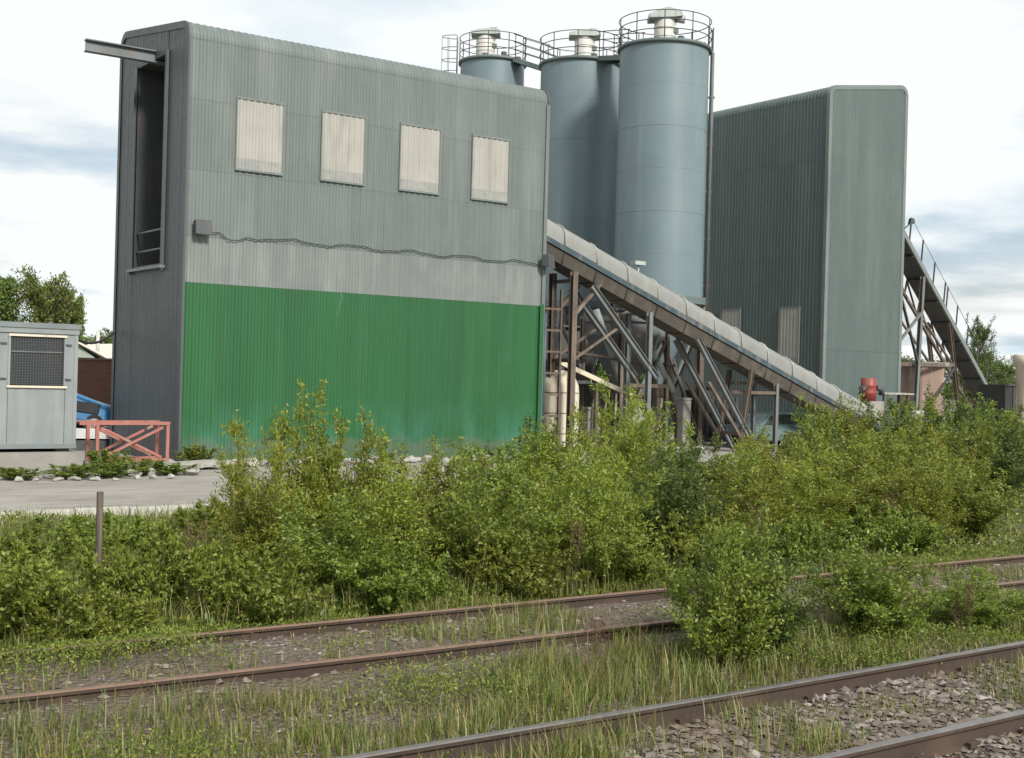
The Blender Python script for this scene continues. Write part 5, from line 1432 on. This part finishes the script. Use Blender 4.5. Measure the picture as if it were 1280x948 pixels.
# rough grass and low weeds: nobody could count them
def blades(n, fx, seed, hmin, hmax, wd, hfun=None):
    r = np.random.default_rng(seed)
    xy = fx(r, n); n = len(xy)
    z0 = np.where((xy[:, 1] > 3.3) & (xy[:, 1] < 12.1), bz(xy[:, 0], xy[:, 1]), -0.06)
    h = r.uniform(hmin, hmax, n) * (hfun(xy) if hfun else 1.0)
    a = r.uniform(0, 6.28, n); ln = r.uniform(0.05, 0.75, n) * h
    d = np.stack([np.cos(a), np.sin(a)], -1); sdir = np.stack([-np.sin(a), np.cos(a)], -1)
    w = wd * r.uniform(0.6, 1.3, n)
    def pt(t, s):
        xyp = xy + d * (ln * t ** 2)[:, None] + sdir * (w * s)[:, None]
        return np.concatenate([xyp, (z0 + h * (t - 0.18 * t ** 2 * (ln / (h + 1e-6))))[:, None]], 1)
    one = np.ones(n)
    V = np.stack([pt(0 * one, -0.5), pt(0 * one, 0.5), pt(0.55 * one, 0.4), pt(0.55 * one, -0.4), pt(one, 0.0)], 1).reshape(-1, 3)
    i = np.arange(n)[:, None] * 5
    return V, i + np.array([[0, 1, 2, 3]]), i + np.array([[3, 2, 4]])
def clumpy(boxes, seed, ncl, spread):
    rr = np.random.default_rng(seed)
    area = np.array([(b_[1] - b_[0]) * (b_[3] - b_[2]) * b_[4] for b_ in boxes]); area /= area.sum()
    k = rr.choice(len(boxes), ncl, p=area)
    bb = np.array([b_[:4] for b_ in boxes])[k]
    C = np.stack([rr.uniform(bb[:, 0], bb[:, 1]), rr.uniform(bb[:, 2], bb[:, 3])], -1)
    def f(r, n):
        i = r.integers(0, ncl, n)
        return C[i] + r.normal(0, spread, (n, 2))
    return f
gb = [(-2, 9, 7.3, 9.0, 1.0), (9, 22, 7.4, 9.0, 1.8), (0, 5.6, 5.0, 6.9, 1.3), (5.6, 9.5, 5.4, 6.9, 0.45), (9.5, 20, 5.4, 6.9, 0.5), (-2, 22, 11.2, 12.6, 1.2), (-1, 22, 9.5, 10.7, 0.28), (-3, 10, 12, 20.4, 0.4), (10, 30, 12, 21.3, 0.3)]
def hf(xy):
    k = np.clip(0.62 + 1.5 * wob(xy[:, 0], xy[:, 1], 1.1, 41), 0.28, 1.25)
    for ry in (5.5, 7.0):                       # worn short close to the used rails
        k = k * (1 - 0.6 * np.exp(-((xy[:, 1] - ry) / 0.22) ** 2))
    return k
Va, Fa, Fb = blades(150000, clumpy(gb, 5, 5200, 0.13), 6, 0.07, 0.34, 0.009, hf)
def farb(r, n): return np.stack([r.uniform(-4, 11, n), r.uniform(11.7, 20.6, n)], -1)
Vb, Fc, Fd = blades(60000, farb, 8, 0.15, 0.55, 0.011)
o_ = len(Va)
Vall = np.concatenate([Va, Vb])
tag(link('rough_grass', npmesh('rough_grass', Vall, [np.concatenate([Fa, Fc + o_]), np.concatenate([Fb, Fd + o_])]), 'grass'), 'rough yellowing grass growing between and beside the rails', 'grass', kind='stuff')
def herbs(n, f, seed, hmax, L, Wd):
    r = np.random.default_rng(seed)
    xy = f(r, n); n = len(xy)
    hgt = np.clip(0.5 + 0.9 * wob(xy[:, 0], xy[:, 1], 1.5, 31), 0.08, 1.0) * hmax
    z0 = np.where((xy[:, 1] > 3.3) & (xy[:, 1] < 12.1), bz(xy[:, 0], xy[:, 1]), -0.05)
    P = np.concatenate([xy, (z0 + hgt * r.uniform(0.05, 1, n) ** 0.7)[:, None]], 1)
    D = r.normal(0, 1, (n, 3)) + np.array([0, 0, 0.5]); D /= np.linalg.norm(D, axis=1, keepdims=True)
    return leaf_quads(P, D, r, L, Wd)
V1, F1 = herbs(75000, farb, 12, 0.42, 0.08, 0.034)
hb = [(-1, 9, 7.5, 8.9, 0.6), (9, 20, 7.4, 9.0, 1.5), (-1, 4.4, 10.4, 12.2, 2.2), (-1, 20, 11.3, 12.4, 1.4), (2, 14, 9.7, 10.5, 0.12), (0, 6, 5.2, 6.6, 0.3)]
V2, F2 = herbs(80000, clumpy(hb, 13, 520, 0.2), 14, 0.26, 0.036, 0.015)
V3, F3 = herbs(30000, lambda r, n: np.stack([r.uniform(10, 32, n), r.uniform(11.6, 21.2, n)], -1), 15, 0.6, 0.08, 0.035)
V = np.concatenate([V1, V2, V3]); F = np.concatenate([F1, F2 + len(V1), F3 + len(V1) + len(V2)])
tag(link('low_weeds', npmesh('low_weeds', V, F), 'herb'), 'low green weeds and ground cover along the tracks', 'weeds', kind='stuff')

# ------------------------------------------------------------------ trees beyond
def tree_geo(seed, h, cw, trunk, nb, ntw, nleaf, L, Wd, upsweep=1.0, zbase=0.15):
    r = np.random.default_rng(seed)
    t = np.linspace(0, 1, 10)
    tp = np.stack([np.cumsum(r.normal(0, 0.012 * h, 10)), np.cumsum(r.normal(0, 0.012 * h, 10)), h * 0.95 * t], -1); tp -= tp[0]
    paths = [tp]; radii = [np.linspace(trunk, trunk * 0.1, 10)]; segs = []
    for i in range(nb):
        tt = r.uniform(zbase, 0.95); k = int(tt * 9); b0 = tp[k] + (tp[k + 1] - tp[k]) * (tt * 9 - k)
        a = r.uniform(0, 6.28); prof = math.sin(math.pi * min(1, (tt - zbase * 0.6) / (1 - zbase * 0.6)) ** 0.75)
        le = cw / 2 * (0.35 + 0.75 * prof) * r.uniform(0.7, 1.15)
        d = np.array([math.cos(a), math.sin(a), upsweep * r.uniform(0.4, 1.2)]); d /= np.linalg.norm(d)
        u = np.linspace(0, 1, 6)[:, None]
        p = b0 + d * le * u + np.array([0, 0, 0.25 * le * upsweep]) * u ** 2 + np.cumsum(r.normal(0, 0.03 * le, (6, 3)), 0)
        paths.append(p); radii.append(np.linspace(trunk * 0.35, trunk * 0.05, 6))
        for q in range(ntw):
            t2 = r.uniform(0.25, 1.0); k2 = min(int(t2 * 5), 4); c0 = p[k2] + (p[k2 + 1] - p[k2]) * (t2 * 5 - k2)
            d2_ = d * 0.5 + r.normal(0, 0.55, 3) + np.array([0, 0, 0.35 * upsweep]); d2_ /= np.linalg.norm(d2_)
            p2 = c0 + d2_ * le * r.uniform(0.2, 0.45) * np.linspace(0, 1, 4)[:, None]
            paths.append(p2); radii.append(np.linspace(trunk * 0.09, trunk * 0.03, 4)); segs.append(p2)
    pick = r.integers(0, len(segs), nleaf)
    S = np.stack(segs)[pick]; f = r.uniform(0, 3, nleaf); i = np.minimum(f.astype(int), 2); ar = np.arange(nleaf)
    P = S[ar, i] + (S[ar, i + 1] - S[ar, i]) * (f - i)[:, None] + r.normal(0, 0.022 * cw, (nleaf, 3))
    D = (S[:, 3] - S[:, 0]); D /= np.linalg.norm(D, axis=1, keepdims=True) + 1e-9
    D = D + r.normal(0, 0.7, (nleaf, 3)); D /= np.linalg.norm(D, axis=1, keepdims=True)
    return tubes_np(paths, radii, 5), leaf_quads(P, D, r, L, Wd)
TV = {}
def tree_var(key, mat, *a, **k):
    (SV, SF), (LV, LF) = tree_geo(*a, **k)
    sm = npmesh('trunk', SV, SF); sm.materials.append(MAT['bark'])
    lm = npmesh('crown', LV, LF); lm.materials.append(MAT[mat]); TV[key] = (sm, lm)
tree_var('p1', 'leaf_far', 41, 10, 6.0, 0.22, 46, 9, 9000, 0.30, 0.17, upsweep=1.5)
tree_var('p2', 'leaf_far', 42, 10, 7.0, 0.24, 50, 9, 10000, 0.30, 0.17, upsweep=1.4)
tree_var('s1', 'leaf_d', 43, 8, 5.5, 0.18, 34, 8, 6500, 0.22, 0.10, upsweep=1.0)
tree_var('s2', 'leaf_d', 44, 8, 6.0, 0.18, 40, 8, 7500, 0.22, 0.12, upsweep=1.1, zbase=0.05)
def tree(kind, x, y, s, sw, label, group=None):
    t = thing('tree', label, 'tree', (x, y, -0.08), rnd.uniform(0, 6.28), group)
    for nm, me in zip(('trunk', 'crown'), TV[kind]):
        o = link(nm, me, None, t); o.scale = (sw, sw, s)
tree('p1', 29.3, 121, 0.98, 0.95, 'bushy green tree above the site cabin roof, beside the broader one')
tree('p2', 33.0, 119, 0.97, 0.85, 'broad bushy green tree above the site cabin roof')
tree('p1', 35.2, 120, 0.86, 0.72, 'smaller green tree at the right shoulder of the broad one above the cabin')
tree('p1', 25.2, 124, 0.9, 0.9, 'green tree behind the cabin roof, far from the grey building')
FT = 'trees beyond the shed'
for x, y, s in ((40.5, 122, 0.55), (44, 126, 0.62), (38.5, 128, 0.5), (48, 124, 0.7)):
    tree('p2', x, y, s, 0.8, 'low distant tree showing over the pale shed roof beside the grey building', FT)
RTG = 'dark trees beyond the steep conveyor'
for k, x, y, s, sw in (('s1', 104, 71, 1.08, 0.62), ('s2', 99, 73, 0.66, 1.1), ('s2', 95, 72, 0.66, 1.1), ('s2', 108, 73, 0.72, 1.1), ('s2', 103, 68, 0.62, 1.2), ('s2', 88, 70, 0.7, 1.1), ('s2', 83, 68, 0.75, 1.0), ('s2', 114, 78, 0.8, 1.1), ('s1', 79, 70, 0.95, 1.0), ('s2', 91, 62, 0.6, 1.0), ('s2', 76, 60, 0.72, 1.0)):
    tree(k, x, y, s, sw, ('tallest spindly tree' if s > 1 else 'upright dark tree' if k == 's1' else 'low bushy dark tree') + (' beyond the skip and cream bin' if x > 93 else ' behind the legs of the steep conveyor'), RTG)
# far-off wood along the horizon reads as one mass
r = np.random.default_rng(77)
n = 26000
ths = r.uniform(0, 1, n)
X = -80 + 420 * ths; Y = 190 + r.uniform(-6, 6, n) + 10 * np.sin(X * 0.03)
Hh = 4.5 + 2.2 * wob(X, Y, 0.35, 5) * 2
Z = Hh * r.uniform(0.02, 1, n) ** 0.6
D = r.normal(0, 1, (n, 3)); D /= np.linalg.norm(D, axis=1, keepdims=True)
V, F = leaf_quads(np.stack([X, Y, Z], -1), D, r, 1.3, 0.8)
tag(link('distant_wood', npmesh('distant_wood', V, F), 'leaf_d'), 'dark line of far-off woodland along the horizon', 'wood', kind='stuff')
